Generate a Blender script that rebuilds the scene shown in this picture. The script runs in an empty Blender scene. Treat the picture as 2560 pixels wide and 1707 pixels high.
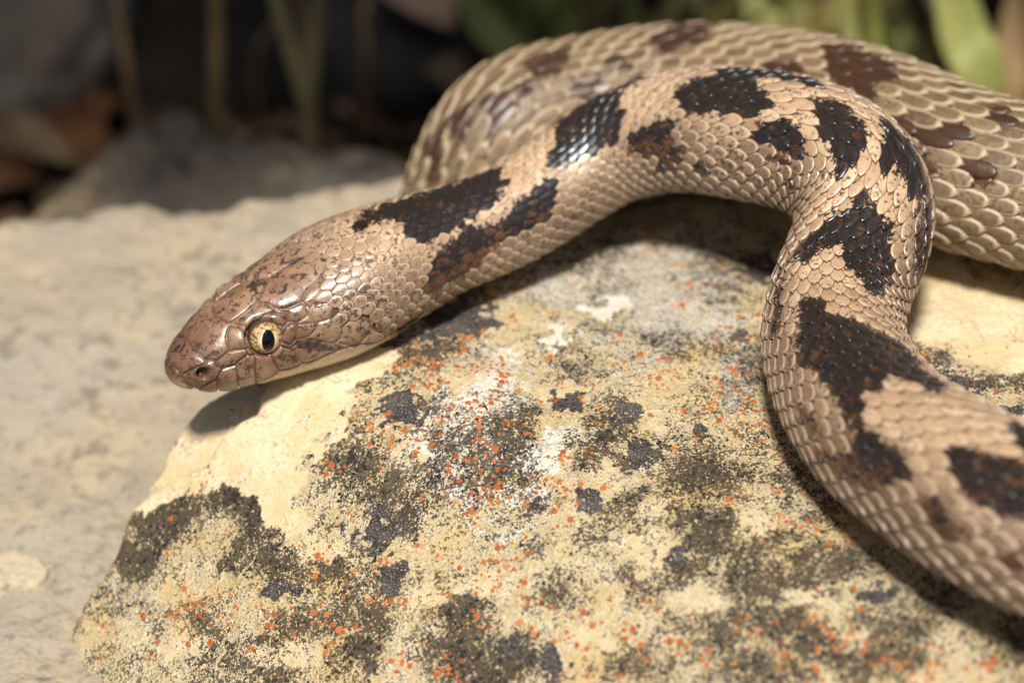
import bpy, math, random
import numpy as np
from mathutils import Vector, Matrix

# ------------------------------------------------------------------ camera, sky, sun, exposure
MM = 0.001
ZOFF = 0.062                       # the rock's top lies 62 mm above the ground sheet
PITCH, DIST, WIDTH = math.radians(35), 300.0, 105.0      # mm: distance to the aim point, field width there
sc = bpy.context.scene
VD = np.array([0, math.cos(PITCH), -math.sin(PITCH)]); RT = np.array([1., 0, 0])
UP = np.array([0, math.sin(PITCH), math.cos(PITCH)]); CAM = -DIST * VD
def W3(p):                          # working mm -> world metres
    p = np.asarray(p, float) * MM
    return p + np.array([0, 0, ZOFF])
cd = bpy.data.cameras.new('camera'); cam = bpy.data.objects.new('camera', cd)
sc.collection.objects.link(cam); sc.camera = cam
cd.sensor_width = 36; cd.sensor_fit = 'HORIZONTAL'; cd.lens = 36 * DIST / WIDTH
cd.clip_start = 0.005; cd.clip_end = 50
cam.matrix_world = Matrix((( RT[0], UP[0], -VD[0], W3(CAM)[0]), (RT[1], UP[1], -VD[1], W3(CAM)[1]),
                           (RT[2], UP[2], -VD[2], W3(CAM)[2]), (0, 0, 0, 1)))
cd.dof.use_dof = True; cd.dof.focus_distance = (DIST - 13.5) * MM; cd.dof.aperture_fstop = 15.5
cd.dof.aperture_blades = 9

SUN = np.array([-0.06, -0.44, 0.90]); SUN /= np.linalg.norm(SUN)
wd = bpy.data.worlds.new('World'); sc.world = wd; wd.use_nodes = True
wn = wd.node_tree
sky = wn.nodes.new('ShaderNodeTexSky'); sky.sky_type = 'NISHITA'; sky.sun_disc = False
sky.dust_density = 2.5; sky.ozone_density = 0.5; sky.air_density = 0.8
sky.sun_elevation = math.asin(SUN[2]); sky.sun_rotation = math.atan2(SUN[0], SUN[1])
bg = wn.nodes['Background']; bg.inputs['Strength'].default_value = 0.05
wn.links.new(sky.outputs[0], bg.inputs['Color'])
sl = bpy.data.lights.new('sun', 'SUN'); sun = bpy.data.objects.new('sun', sl); sc.collection.objects.link(sun)
sl.energy = 5.0; sl.angle = math.radians(8); sl.color = (1.0, 0.955, 0.89)
sun.rotation_euler = Vector(SUN).to_track_quat('Z', 'Y').to_euler(); sun.location = (0, 0, 1)
vs = sc.view_settings
vs.view_transform = 'Standard'; vs.look = 'None'; vs.gamma = 1; vs.use_curve_mapping = False; vs.exposure = 0.15

# ------------------------------------------------------------------ pixel <-> space (photo pixels, 2560 x 1707)
def rays(px, py):
    px = np.asarray(px, float); py = np.asarray(py, float)
    return VD * DIST + ((px - 1280) / 2560 * WIDTH)[..., None] * RT + ((853.5 - py) / 2560 * WIDTH)[..., None] * UP
def atz(px, py, h):
    d = rays(px, py); t = (h - CAM[2]) / d[..., 2]
    return CAM + t[..., None] * d
def proj(P):
    q = P - CAM; z = q @ VD
    k = DIST * 2560 / WIDTH / z
    return 1280 + (q @ RT) * k, 853.5 - (q @ UP) * k, z - DIST
PX = WIDTH / 2560                   # mm per photo pixel at the aim distance

# ------------------------------------------------------------------ numpy noise
def _hash(ix, iy, iz, seed):
    h = (ix * 374761393 + iy * 668265263 + iz * 2147483647 + seed * 1274126177) & 0xffffffff
    h = ((h ^ (h >> 13)) * 1274126177) & 0xffffffff
    h = ((h ^ (h >> 16)) * 2246822519) & 0xffffffff
    return ((h ^ (h >> 15)) & 0xffffff) / float(0xffffff)
def noise(x, y, z=0.0, seed=0):
    x, y, z = np.broadcast_arrays(np.asarray(x, float), np.asarray(y, float), np.asarray(z, float))
    fx, fy, fz = np.floor(x), np.floor(y), np.floor(z)
    ix, iy, iz = fx.astype(np.int64), fy.astype(np.int64), fz.astype(np.int64)
    u, v, w = x - fx, y - fy, z - fz
    u = u * u * u * (u * (u * 6 - 15) + 10); v = v * v * v * (v * (v * 6 - 15) + 10); w = w * w * (3 - 2 * w)
    r = 0
    for a in (0, 1):
        for b in (0, 1):
            wab = (u if a else 1 - u) * (v if b else 1 - v)
            if np.all(fz == 0) and np.all(w == 0):
                r = r + wab * _hash(ix + a, iy + b, iz, seed)
            else:
                for c in (0, 1):
                    r = r + wab * (w if c else 1 - w) * _hash(ix + a, iy + b, iz + c, seed)
    return r * 2 - 1
def fbm(x, y, z=0.0, seed=0, octv=4, gain=0.5):
    s = 0; a = 1.0
    for o in range(octv):
        k = 2.03 ** o
        s = s + a * noise(np.asarray(x) * k + 17.3 * o, np.asarray(y) * k - 9.1 * o, np.asarray(z) * k if np.any(z) else 0.0, seed + o); a *= gain
    return s
def sstep(a, b, x):
    t = np.clip((x - a) / (b - a), 0, 1); return t * t * (3 - 2 * t)
def seg_dist(x, y, poly, closed=True):
    d = np.full(np.shape(x), 1e9); n = len(poly)
    for i in range(n if closed else n - 1):
        ax, ay = poly[i]; bx, by = poly[(i + 1) % n]
        dx, dy = bx - ax, by - ay; L = dx * dx + dy * dy + 1e-12
        t = np.clip(((x - ax) * dx + (y - ay) * dy) / L, 0, 1)
        d = np.minimum(d, np.hypot(x - ax - t * dx, y - ay - t * dy))
    return d
def inside(x, y, poly):
    r = np.zeros(np.shape(x), bool); n = len(poly)
    for i in range(n):
        ax, ay = poly[i]; bx, by = poly[(i + 1) % n]
        if ay == by: continue
        c = ((ay > y) != (by > y)) & (x < (bx - ax) * (y - ay) / (by - ay) + ax)
        r ^= c
    return r
def sdist(x, y, poly):               # positive inside
    d = seg_dist(x, y, poly); return np.where(inside(x, y, poly), d, -d)

# ------------------------------------------------------------------ mesh and object helpers
COL = sc.collection
def mesh(name, V, F, attrs=None, smooth=True, world=True):
    V = np.asarray(V, float).reshape(-1, 3)
    if world: V = W3(V)
    F = np.asarray(F, np.int64); k = F.shape[1]
    me = bpy.data.meshes.new(name)
    me.vertices.add(len(V)); me.vertices.foreach_set('co', V.astype(np.float32).ravel())
    me.loops.add(F.size); me.loops.foreach_set('vertex_index', F.astype(np.int32).ravel())
    me.polygons.add(len(F)); me.polygons.foreach_set('loop_start', np.arange(0, F.size, k, dtype=np.int32))
    me.polygons.foreach_set('use_smooth', np.full(len(F), smooth))
    for an, av in (attrs or {}).items():
        at = me.attributes.new(an, 'FLOAT', 'POINT'); at.data.foreach_set('value', np.asarray(av, np.float32).ravel())
    me.update(calc_edges=True); me.validate()
    return me
def link(name, me, mat=None, parent=None, **props):
    o = bpy.data.objects.new(name, me); COL.objects.link(o)
    if mat is not None and len(me.materials) == 0: me.materials.append(mat)
    if parent is not None:
        o.parent = parent
        o.matrix_parent_inverse = Matrix.Translation(-Vector(parent.location))
    for k, v in props.items(): o[k] = v
    return o
def empty(name, loc_mm, **props):
    o = bpy.data.objects.new(name, None); COL.objects.link(o)
    o.empty_display_size = 0.01; o.location = W3(loc_mm)
    for k, v in props.items(): o[k] = v
    return o
def gridfaces(nu, nv, closed_v=False):
    i = np.arange(nu - 1)[:, None]; j = np.arange(nv if closed_v else nv - 1)[None, :]
    j2 = (j + 1) % nv
    return np.stack([i * nv + j + 0 * j2, i * nv + j2, (i + 1) * nv + j2, (i + 1) * nv + j], -1).reshape(-1, 4)

# ------------------------------------------------------------------ node helper
class M:
    def __init__(s, name):
        s.m = bpy.data.materials.new(name); s.m.use_nodes = True; s.t = s.m.node_tree
        s.b = s.t.nodes['Principled BSDF']
        g = s.t.nodes.new('ShaderNodeNewGeometry'); s.pos = g.outputs['Position']
    def n(s, typ, **kw):
        nd = s.t.nodes.new(typ)
        for k, v in kw.items(): setattr(nd, k, v)
        return nd
    def put(s, sock, v):
        if hasattr(v, 'links'): s.t.links.new(v, sock)
        elif isinstance(v, (tuple, list)): sock.default_value = tuple(v) + ((1.0,) if len(v) == 3 and len(sock.default_value) == 4 else ())
        else: sock.default_value = v
    def attr(s, name): return s.n('ShaderNodeAttribute', attribute_name=name).outputs['Fac']
    def math(s, op, a, b=0.0, c=None, clamp=False):
        nd = s.n('ShaderNodeMath', operation=op, use_clamp=clamp); s.put(nd.inputs[0], a); s.put(nd.inputs[1], b)
        if c is not None: s.put(nd.inputs[2], c)
        return nd.outputs[0]
    def add(s, a, b): return s.math('ADD', a, b)
    def mul(s, a, b): return s.math('MULTIPLY', a, b)
    def sub(s, a, b): return s.math('SUBTRACT', a, b)
    def ramp(s, v, lo, hi, a=0.0, b=1.0, smooth=True):
        nd = s.n('ShaderNodeMapRange', interpolation_type='SMOOTHSTEP' if smooth else 'LINEAR')
        s.put(nd.inputs['Value'], v); s.put(nd.inputs['From Min'], lo); s.put(nd.inputs['From Max'], hi)
        s.put(nd.inputs['To Min'], a); s.put(nd.inputs['To Max'], b); return nd.outputs['Result']
    def noise(s, mm, detail=3, rough=0.55, vec=None, dist=0.0, off=0.0):
        v = vec or s.pos
        if off:
            a = s.n('ShaderNodeVectorMath', operation='ADD'); s.put(a.inputs[0], v); a.inputs[1].default_value = (off, off * .7, -off); v = a.outputs[0]
        nd = s.n('ShaderNodeTexNoise'); s.put(nd.inputs['Vector'], v); nd.inputs['Scale'].default_value = 1000.0 / mm
        nd.inputs['Detail'].default_value = detail; nd.inputs['Roughness'].default_value = rough; nd.inputs['Distortion'].default_value = dist
        return nd.outputs['Fac']
    def vor(s, mm, feature='F1', out='Distance', rnd=1.0):
        nd = s.n('ShaderNodeTexVoronoi', feature=feature); s.put(nd.inputs['Vector'], s.pos); nd.inputs['Scale'].default_value = 1000.0 / mm
        nd.inputs['Randomness'].default_value = rnd
        return nd.outputs[out]
    def mix(s, f, a, b):
        nd = s.n('ShaderNodeMix', data_type='RGBA'); s.put(nd.inputs[0], f); s.put(nd.inputs[6], a); s.put(nd.inputs[7], b); return nd.outputs[2]
    def bump(s, h, dist_mm, strength=1.0, normal=None):
        nd = s.n('ShaderNodeBump'); s.put(nd.inputs['Height'], h); nd.inputs['Distance'].default_value = dist_mm * MM
        nd.inputs['Strength'].default_value = strength
        if normal is not None: s.put(nd.inputs['Normal'], normal)
        return nd.outputs[0]
    def out(s, color, rough=0.6, spec=0.5, normal=None, **kw):
        s.put(s.b.inputs['Base Color'], color); s.put(s.b.inputs['Roughness'], rough); s.put(s.b.inputs['Specular IOR Level'], spec)
        if normal is not None: s.put(s.b.inputs['Normal'], normal)
        for k, v in kw.items(): s.put(s.b.inputs[k.replace('_', ' ')], v)
        return s.m

# ------------------------------------------------------------------ materials
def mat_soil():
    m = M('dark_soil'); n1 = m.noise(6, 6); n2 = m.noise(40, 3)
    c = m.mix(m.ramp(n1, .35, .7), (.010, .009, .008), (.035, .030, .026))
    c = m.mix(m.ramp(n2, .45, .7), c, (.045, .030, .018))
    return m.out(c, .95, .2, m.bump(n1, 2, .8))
def mat_nearrock():
    m = M('lichen_limestone')
    bare, blk, gry, wht = (m.attr(k) for k in ('bare', 'blk', 'gry', 'wht'))
    def nz(mm, detail=3, off=0.0, rough=.6): return m.mul(m.sub(m.noise(mm, detail, rough, off=off), .5), 5.0)
    n9, n3, n1, n04, n02, n015 = nz(9, 4), nz(3.2, 4, .3), nz(1.1, 3, .7), nz(.45, 3, 1.1), nz(.21, 2, 1.7), nz(.13, 2, 2.1)
    # broken stone: cream with rusty flecks
    st = m.mix(m.ramp(n9, -.6, .6), (.60, .47, .255), (.66, .56, .37))
    st = m.mix(m.ramp(n3, -.2, .8, 0, .65), st, (.66, .60, .47))
    st = m.mix(m.mul(m.ramp(m.add(n04, m.mul(n3, .8)), .30, .8), .7), st, (.56, .315, .125))
    st = m.mix(m.mul(m.ramp(n02, .6, .9), .35), st, (.44, .27, .12))
    # crusted stone: pale and ochre grains
    cr = m.mix(m.ramp(m.add(m.mul(n04, .6), m.mul(n1, .5)), -.6, .6), (.50, .385, .195), (.63, .545, .385))
    cr = m.mix(m.ramp(m.add(n1, m.mul(n3, .7)), .1, .8, 0, .75), cr, (.64, .575, .44))
    cr = m.mix(m.ramp(m.add(n9, m.mul(n1, .6)), .1, .7, 0, .75), cr, (.56, .385, .135))
    vr = m.vor(.17, out='Color')
    vs_ = m.n('ShaderNodeSeparateColor'); m.put(vs_.inputs[0], vr); v0, v1 = vs_.outputs[0], vs_.outputs[1]
    cr = m.mix(m.mul(m.ramp(v0, .72, .78), .6), cr, (.30, .235, .14))
    cr = m.mix(m.mul(m.ramp(v1, .84, .88), .55), cr, (.52, .33, .10))
    cr = m.mix(m.mul(m.ramp(n015, .45, .75), .5), cr, (.72, .68, .58))
    c = m.mix(bare, cr, st)
    g = m.mix(m.ramp(m.add(v0, m.mul(n02, .3)), .1, .9), (.29, .265, .225), (.60, .56, .48))
    g = m.mix(m.ramp(n1, .2, .7, 0, .5), g, (.50, .43, .28))
    gm = m.ramp(m.add(m.sub(m.mul(gry, 2.2), 1.0), m.add(m.mul(n3, .5), m.mul(n04, .45))), -.15, .35)
    c = m.mix(m.mul(gm, .85), c, g)
    wm = m.ramp(m.add(m.sub(m.mul(wht, 2.0), 1.05), m.add(m.mul(n1, .45), m.mul(n02, .25))), -.1, .25)
    c = m.mix(m.mul(wm, .9), c, m.mix(m.ramp(v0, .2, .9), (.62, .575, .49), (.80, .755, .66)))
    # black granular lichen and pepper
    bm = m.ramp(m.add(m.sub(m.mul(blk, 2.0), 1.0), m.add(m.mul(n04, .55), m.add(m.mul(n1, .5), m.add(m.mul(n3, .35), m.mul(m.sub(v0, .5), 1.1))))), -.08, .16)
    bc = m.mix(m.ramp(n1, -.3, .5), (.026, .022, .020), (.115, .084, .050))
    bc = m.mix(m.ramp(n02, .35, .7, 0, .7), bc, (.23, .19, .125))
    c = m.mix(m.mul(bm, .95), c, bc)
    pep = m.ramp(m.add(m.sub(m.sub(m.mul(blk, 1.5), 1.22), m.mul(bare, .8)), m.add(m.mul(n04, .30), m.add(m.mul(n1, .22), m.mul(v1, 1.05)))), -.02, .10)
    c = m.mix(m.mul(pep, .75), c, (.078, .058, .036))
    hh = m.add(m.mul(n1, .25), m.add(m.mul(n04, .3), m.add(m.mul(n02, .25), m.mul(bm, .25))))
    hh = m.mul(hh, m.ramp(bare, 0, 1, 1, .45))
    return m.out(c, .9, .25, m.bump(hh, .20, .9))
def mat_stone(name, a, b, c2, scale=14, dark=(.10, .095, .09), dk=.5, big=60):
    m = M(name); n0, n1, n2, n3 = m.noise(big, 4, .6), m.noise(scale, 5, .6, off=.4), m.noise(scale * .25, 4, off=.9), m.noise(1.3, 3, off=1.9)
    c = m.mix(m.ramp(n1, .35, .65), a, b)
    c = m.mix(m.ramp(n0, .45, .62), c, c2)
    c = m.mix(m.ramp(m.add(m.mul(n2, .6), m.mul(n1, .4)), .52, .64, 0, dk), c, dark)
    c = m.mix(m.ramp(n3, .58, .7, 0, .5), c, dark)
    return m.out(c, .92, .25, m.bump(m.add(n2, n3), .8, .7))
def mat_leaf(name, a, b, rough=.55, trans=True):
    m = M(name); n1 = m.noise(7, 3); n2 = m.noise(1.5, 2)
    c = m.mix(m.ramp(n1, .35, .65), a, b)
    c = m.mix(m.ramp(n2, .6, .8, 0, .3), c, tuple(x * .5 for x in a))
    if trans:
        m.b.inputs['Transmission Weight'].default_value = 0.0
        m.b.inputs['Subsurface Weight'].default_value = 0.0
    return m.out(c, rough, .4, m.bump(n2, .3, .3))

def scale_material():
    m = M('snake_scale')
    dark, rim, rnd, flank, hind, red, nape = (m.attr(k) for k in ('dark', 'rim', 'rnd', 'flank', 'hind', 'red', 'nape'))
    def nz(mm, detail=3, off=0.0, rough=.6): return m.mul(m.sub(m.noise(mm, detail, rough, off=off), .5), 5.0)
    n05, n02, n2, n1 = nz(.5, 3), nz(.2, 2, .5), nz(2.2, 2, .9), nz(1.0, 2, 1.3)
    n6 = nz(6.0, 2, 1.9)
    cream = m.mix(rnd, (.475, .31, .18), (.68, .485, .31))
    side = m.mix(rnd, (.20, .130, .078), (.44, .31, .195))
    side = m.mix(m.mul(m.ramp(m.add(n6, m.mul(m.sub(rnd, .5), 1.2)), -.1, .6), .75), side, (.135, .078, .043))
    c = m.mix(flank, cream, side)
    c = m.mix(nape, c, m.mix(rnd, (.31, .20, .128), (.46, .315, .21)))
    hc = m.mix(rnd, (.080, .049, .022), (.225, .156, .078))
    hc = m.mix(m.mul(m.ramp(n1, -.4, .6), .45), hc, (.26, .18, .10))
    hc = m.mix(m.ramp(rim, .66, .90, 0, .9), hc, (.45, .355, .215))
    hc = m.mix(m.mul(flank, .30), hc, (.38, .28, .17))
    c = m.mix(hind, c, hc)
    # brown cloud in the middle of each scale
    c = m.mix(m.mul(m.ramp(m.sub(m.add(m.mul(n2, .5), m.mul(n05, .5)), m.mul(rim, .5)), -.6, .5), m.ramp(flank, 0, .8, .35, .65)), c, (.20, .122, .074))
    # pepper specks
    dens = m.add(m.mul(flank, .24), m.add(m.mul(nape, .24), m.mul(m.sub(rnd, .5), .6)))
    sp = m.ramp(m.add(m.add(n05, m.mul(n02, .45)), m.add(dens, m.mul(rim, -.35))), .42, .62)
    c = m.mix(m.mul(sp, m.ramp(hind, 0, 1, .85, .55)), c, (.050, .030, .021))
    # seam line round each scale: a light lip, then a brown rim
    lip = m.mul(m.ramp(rim, .58, .72), m.ramp(rim, .88, .80))
    c = m.mix(m.mul(lip, m.ramp(flank, 0, 1, .38, .62)), c, (.66, .50, .35))
    rimw = m.add(rim, m.ramp(hind, 0, 1, .075, 0))
    c = m.mix(m.mul(m.ramp(rimw, .84, .93), m.ramp(hind, 0, 1, .85, .2)), c, (.150, .078, .040))
    # dark blotches, ragged and partly stepping along the scales
    dm = m.ramp(m.add(m.add(m.add(dark, m.mul(hind, .22)), m.mul(m.sub(rnd, .42), .45)), m.add(m.mul(n05, .26), m.mul(n2, .12))), -.08, .10)
    rd = m.ramp(m.add(m.add(m.mul(n05, .45), m.mul(n1, .4)), m.add(m.sub(m.mul(red, 1.0), .40), m.mul(rim, -.30))), -.15, .45)
    bc = m.mix(rd, (.012, .0100, .0105), (.115, .048, .021))
    bc = m.mix(m.mul(hind, .50), bc, (.090, .036, .016))
    c = m.mix(m.mul(dm, .97), c, bc)
    c = m.mix(m.mul(m.mul(m.ramp(rim, .88, .96), dm), .28), c, (.15, .095, .06))
    nb = m.bump(m.add(n02, m.mul(n05, .5)), .012, .5)
    return m.out(c, m.add(m.ramp(dm, 0, 1, .38, .25), m.mul(hind, .12)), .5, nb, Coat_Weight=m.ramp(hind, 0, 1, .5, .08), Coat_Roughness=.24, Specular_Tint=m.mix(m.mul(dm, m.ramp(hind, 0, 1, 1, 0)), (1, 1, 1), (.62, .78, 1)))
def skin_material():
    m = M('snake_skin')
    dark, seam, hind, belly, nos, hd, lip, plate = (m.attr(k) for k in ('dark', 'seam', 'hind', 'belly', 'nos', 'head', 'lip', 'plate'))
    def nz(mm, detail=3, off=0.0, rough=.6): return m.mul(m.sub(m.noise(mm, detail, rough, off=off), .5), 5.0)
    n05, n02, n3, n1 = nz(.55, 4), nz(.22, 3, .4), nz(3.0, 3, .8), nz(1.0, 3, 1.2)
    neck = m.mix(hind, (.10, .058, .034), (.050, .052, .058))
    neck = m.mix(m.ramp(dark, -.1, .1), neck, (.02, .017, .017))
    neck = m.mix(belly, neck, (.46, .36, .24))
    hcol = m.mix(m.ramp(n3, -.7, .7), (.20, .108, .062), (.32, .192, .118))
    hcol = m.mix(m.mul(plate, .5), hcol, (.43, .29, .19))
    stre = m.ramp(m.add(m.mul(n1, .7), m.mul(n05, .6)), .35, .75)
    hcol = m.mix(m.mul(stre, .55), hcol, (.085, .072, .078))
    hcol = m.mix(m.mul(m.attr('snout'), .8), hcol, (.15, .066, .036))
    hcol = m.mix(lip, hcol, (.58, .43, .27))
    sp = m.ramp(m.add(m.add(n05, m.mul(n1, .45)), m.mul(n02, .3)), .26, .50)
    hcol = m.mix(m.mul(sp, m.ramp(lip, .3, 1, .82, .2)), hcol, (.046, .030, .026))
    sp2 = m.ramp(m.add(n02, m.mul(n1, .5)), .50, .75)
    hcol = m.mix(m.mul(sp2, m.ramp(lip, .3, 1, .7, .15)), hcol, (.06, .036, .028))
    dm = m.ramp(m.add(dark, m.add(m.mul(n1, .35), m.add(m.mul(n05, .5), m.mul(n02, .3)))), .1, .5)
    hcol = m.mix(m.mul(dm, .85), hcol, (.028, .021, .021))
    hcol = m.mix(m.mul(seam, .85), hcol, (.10, .052, .030))
    hcol = m.mix(nos, hcol, (.035, .016, .010))
    c = m.mix(hd, neck, hcol)
    nb = m.bump(m.add(n02, m.mul(n1, .6)), .010, .5)
    return m.out(c, m.ramp(hd, 0, 1, .5, .33), .5, nb, Coat_Weight=.35, Coat_Roughness=.22)
# ------------------------------------------------------------------ the near rock
def splus(x, k): return k * np.log1p(np.exp(np.clip(x / k, -40, 40)))
def rock_base(X, Y):
    z = -0.74 * splus(-0.58 * X - 0.82 * Y - 18.5, 4.0) - 0.30 * splus(-X - 21, 2.5)
    return z - 0.35 * splus(Y - 34, 3) - .55 * splus(Y - 25, 3) * sstep(32, 8, X)
def on_base(px, py, f):
    z = np.zeros(len(px))
    for _ in range(60):
        P = atz(px, py, z); z = .5 * z + .5 * f(P[:, 0], P[:, 1])
    return P
EDGE = np.array([(643,1020),(566,1075),(520,1140),(432,1193),(381,1229),(340,1270),(319,1332),(298,1389),(252,1440),(216,1492),(196,1548),(180,1620),(178,1672),(195,1730),(230,1800)])
E3 = on_base(EDGE[:, 0], EDGE[:, 1], rock_base)
main_poly = [tuple(p[:2]) for p in E3] + [(-26,-62),(0,-76),(50,-82),(92,-74),(99,-20),(92,30),(60,42),(14,41),(0,27),(-6,17),(-15,10),(-21,3)]
LEDGE = np.array([(690,930),(600,960),(520,1010),(463,1065),(427,1121),(412,1168),(380,1214)])
L3 = on_base(LEDGE[:, 0], LEDGE[:, 1], lambda x, y: rock_base(x, y) - 2.6)
ledge_poly = [tuple(p[:2]) for p in L3] + [tuple(E3[4][:2] + [3, -3]), (-20, -10), (-16, 0)]
def edge_drop(d, R):                 # d>0 inside
    e = np.clip(R - d, 0, None)
    return np.where(d > R, 0, np.where(e < R, R - np.sqrt(np.clip(R * R - e * e, 0, None)), R + (e - R) * 5.0)) * 1.0
def rock_z(X, Y, fine=True):
    X = np.asarray(X, float); Y = np.asarray(Y, float)
    wob = 1.5 * fbm(X / 9, Y / 9, seed=11, octv=4, gain=.6)
    d = sdist(X, Y, main_poly) + wob * .45
    base = rock_base(X, Y)
    rough = .75 * fbm(X / 17, Y / 17, seed=3, octv=3)
    if fine:
        rough = rough + .17 * fbm(X / 2.6, Y / 2.6, seed=5, octv=3) + .055 * fbm(X / .75, Y / .75, seed=8, octv=2)
    z = base + rough - .35 - edge_drop(d, 1.0)
    d2 = sdist(X, Y, ledge_poly) + wob * .35
    z2 = base - 2.7 + rough * .8 - edge_drop(d2, .8)
    z = np.maximum(z, z2)
    return np.maximum(z, -61.5)

def axis(a, b, fine_a, fine_b, sf, s):
    return np.concatenate([np.arange(a, fine_a, s), np.arange(fine_a, fine_b, sf), np.arange(fine_b, b + s, s)])
# photo-measured patches (x, y, rx, ry, strength) in photo pixels, looked up on the rock's own surface
BARE_POLY = [(700,920),(540,960),(430,1060),(385,1150),(350,1225),(340,1262),(400,1268),(480,1232),(560,1220),(640,1240),(655,1330),(715,1352),(770,1330),(760,1280),(745,1180),(800,1130),(850,1080),(885,1000),(960,915),(1000,850),(860,860)]
BARE = [(800,1360,80,30),(1635,1385,60,45),(1895,1310,50,35),(1060,1500,40,30),(470,1620,75,28),(700,1640,90,26),(1640,1270,50,28),(1050,1120,45,28),(1180,950,55,30),(1390,980,55,35),(1640,1050,35,22),(1180,1460,60,25),(2420,800,170,75,.95),(2520,880,120,50,.9),(2350,720,90,55,.9),(1470,1600,60,26),(2010,1500,60,24),(1530,1200,45,26),(1760,1500,70,28)]
WHITE = [(1515,770,70,26,1),(1400,845,36,32,1),(1240,985,90,70,.68),(1310,1130,130,60,.74),(1140,1080,130,120,.68),(1330,1240,80,40,.66),(1420,1090,70,34,.62),(1160,1200,130,80,.62),(1240,890,100,50,.55),(1600,760,140,70,.42),(1350,700,120,50,.42),(1260,1330,90,40,.5)]
BLACK = [(400,1300,80,62,1),(345,1390,60,52,1),(430,1250,90,34,.9),(590,1250,70,36,1),(640,1300,50,34,1),(640,1380,80,52,1),(720,1420,100,56,.95),(800,1440,70,60,.7),(560,1420,40,30,1),(860,1080,60,55,.75),(830,1150,70,50,.7),(900,1200,70,60,.6),(1100,1030,60,45,.6),(1150,1110,90,70,.55),(1290,1070,60,40,.85),(1220,1180,90,60,.6),(1130,1230,70,60,.6),(1480,1120,45,55,1),(1530,1160,35,45,1),(1500,1060,50,26,.7),(1760,1200,110,65,1),(1700,1290,120,50,.9),(1580,1270,80,40,.8),(1500,1330,70,50,.6),(1720,1380,120,70,.85),(1880,1430,90,60,.85),(1950,1340,60,30,.6),(1600,1450,80,60,.6),(1180,1540,90,80,.75),(1230,1640,120,60,.9),(1080,1620,60,60,.7),(960,1560,50,70,.6),(760,1540,80,50,.55),(620,1630,90,40,.6),(470,1530,60,40,.5),(870,1640,60,40,.6),(720,1690,80,30,.7),(340,1530,70,30,.5),(270,1640,60,60,.45),(1400,1480,100,50,.5),(1350,1370,60,30,.5),(1000,1310,40,40,.9),(980,1220,60,40,.55),(1720,1000,80,45,.4),(1850,1010,60,40,.35),(1460,930,60,45,.4),(1050,880,90,28,.6),(940,950,40,30,.5),(1620,920,90,40,.3),(2080,1420,120,70,.75),(2250,1530,140,70,.75),(2000,1560,120,50,.6),(2150,1650,150,50,.65),(1750,1580,120,60,.55),(1900,1680,120,40,.6),(1600,1650,100,50,.6),(2330,880,60,40,.7),(2480,950,90,36,.7),(2500,1620,120,60,.6),(1850,900,60,36,.35),(1930,860,40,60,.35),(1480,640,160,36,.3),(1800,760,60,50,.3),(1960,1180,30,60,.5),(2060,1300,60,40,.6)]
GREY = [(1500,680,260,110,.8),(1700,760,170,120,.75),(1350,700,120,60,.6),(1600,850,160,60,.6),(1130,1160,150,110,.45),(1300,1080,120,70,.4),(1200,1000,110,80,.4),(1700,620,170,60,.8),(1850,950,70,80,.6),(1450,1300,140,70,.3),(300,1480,60,60,.45),(2000,1250,50,70,.3),(1820,1120,60,60,.4),(1100,930,80,40,.5)]
def blobs(px, py, L, dflt=1.0, soft=.45):
    r = np.zeros(np.shape(px))
    for b in L:
        s = b[4] if len(b) > 4 else dflt
        q = np.sqrt(((px - b[0]) / b[2]) ** 2 + ((py - b[1]) / b[3]) ** 2)
        r = np.maximum(r, s * (1 - sstep(1 - soft, 1 + soft, q)))
    return r
def rock_masks(X, Y, Z):
    P = np.stack([X, Y, Z], -1); px, py, _ = proj(P)
    jx = px + 26 * fbm(X / 1.9, Y / 1.9, seed=21, octv=4, gain=.6); jy = py + 20 * fbm(X / 1.9, Y / 1.9, seed=31, octv=4, gain=.6)
    bare = np.maximum(sstep(-8, 10, sdist(jx, jy, BARE_POLY)), blobs(jx, jy, BARE, .45, .45))
    blk = blobs(jx, jy, BLACK, soft=.6); gry = blobs(jx, jy, GREY); wht = blobs(jx, jy, WHITE, 1, .3)
    far = ((px < -60) | (px > 2640) | (py > 1790)).astype(float)
    blk = np.maximum(blk, far * (.5 + .5 * fbm(X / 6, Y / 6, seed=41, octv=3)))
    big = fbm(X / 5, Y / 5, seed=44, octv=3)
    blk = np.clip(blk * .47 + .235 + .19 * big, 0, 1) * (1 - bare) * (1 - .8 * sstep(.75, .95, wht))
    gry = gry * (1 - bare)
    return bare, blk, gry, wht
xs = axis(-50, 100, -44, 56, .15, 1.0); ys = axis(-84, 46, -60, 30, .16, 1.0)
GX, GY = np.meshgrid(xs, ys, indexing='ij')
GZ = rock_z(GX, GY)
bare, blk, gry, wht = rock_masks(GX, GY, GZ)
GZ = GZ + .10 * sstep(.35, .6, blk) * (.5 + noise(GX / .35, GY / .35, seed=77))
ok = ~((GZ <= -61.4))
F = gridfaces(*GX.shape)
F = F[ok.ravel()[F].any(1)]
used, inv = np.unique(F, return_inverse=True)
V = np.stack([GX, GY, GZ], -1).reshape(-1, 3)[used]
at = {k: v.ravel()[used] for k, v in dict(bare=bare, blk=blk, gry=gry, wht=wht).items()}
V0 = V.copy()
rock = empty('lichen_rock', (20, -20, -62), label='cream limestone boulder speckled with black and orange lichen under the snake', category='rock')
link('stone', mesh('stone', V, inv.reshape(F.shape), at), mat_nearrock(), rock)

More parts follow.
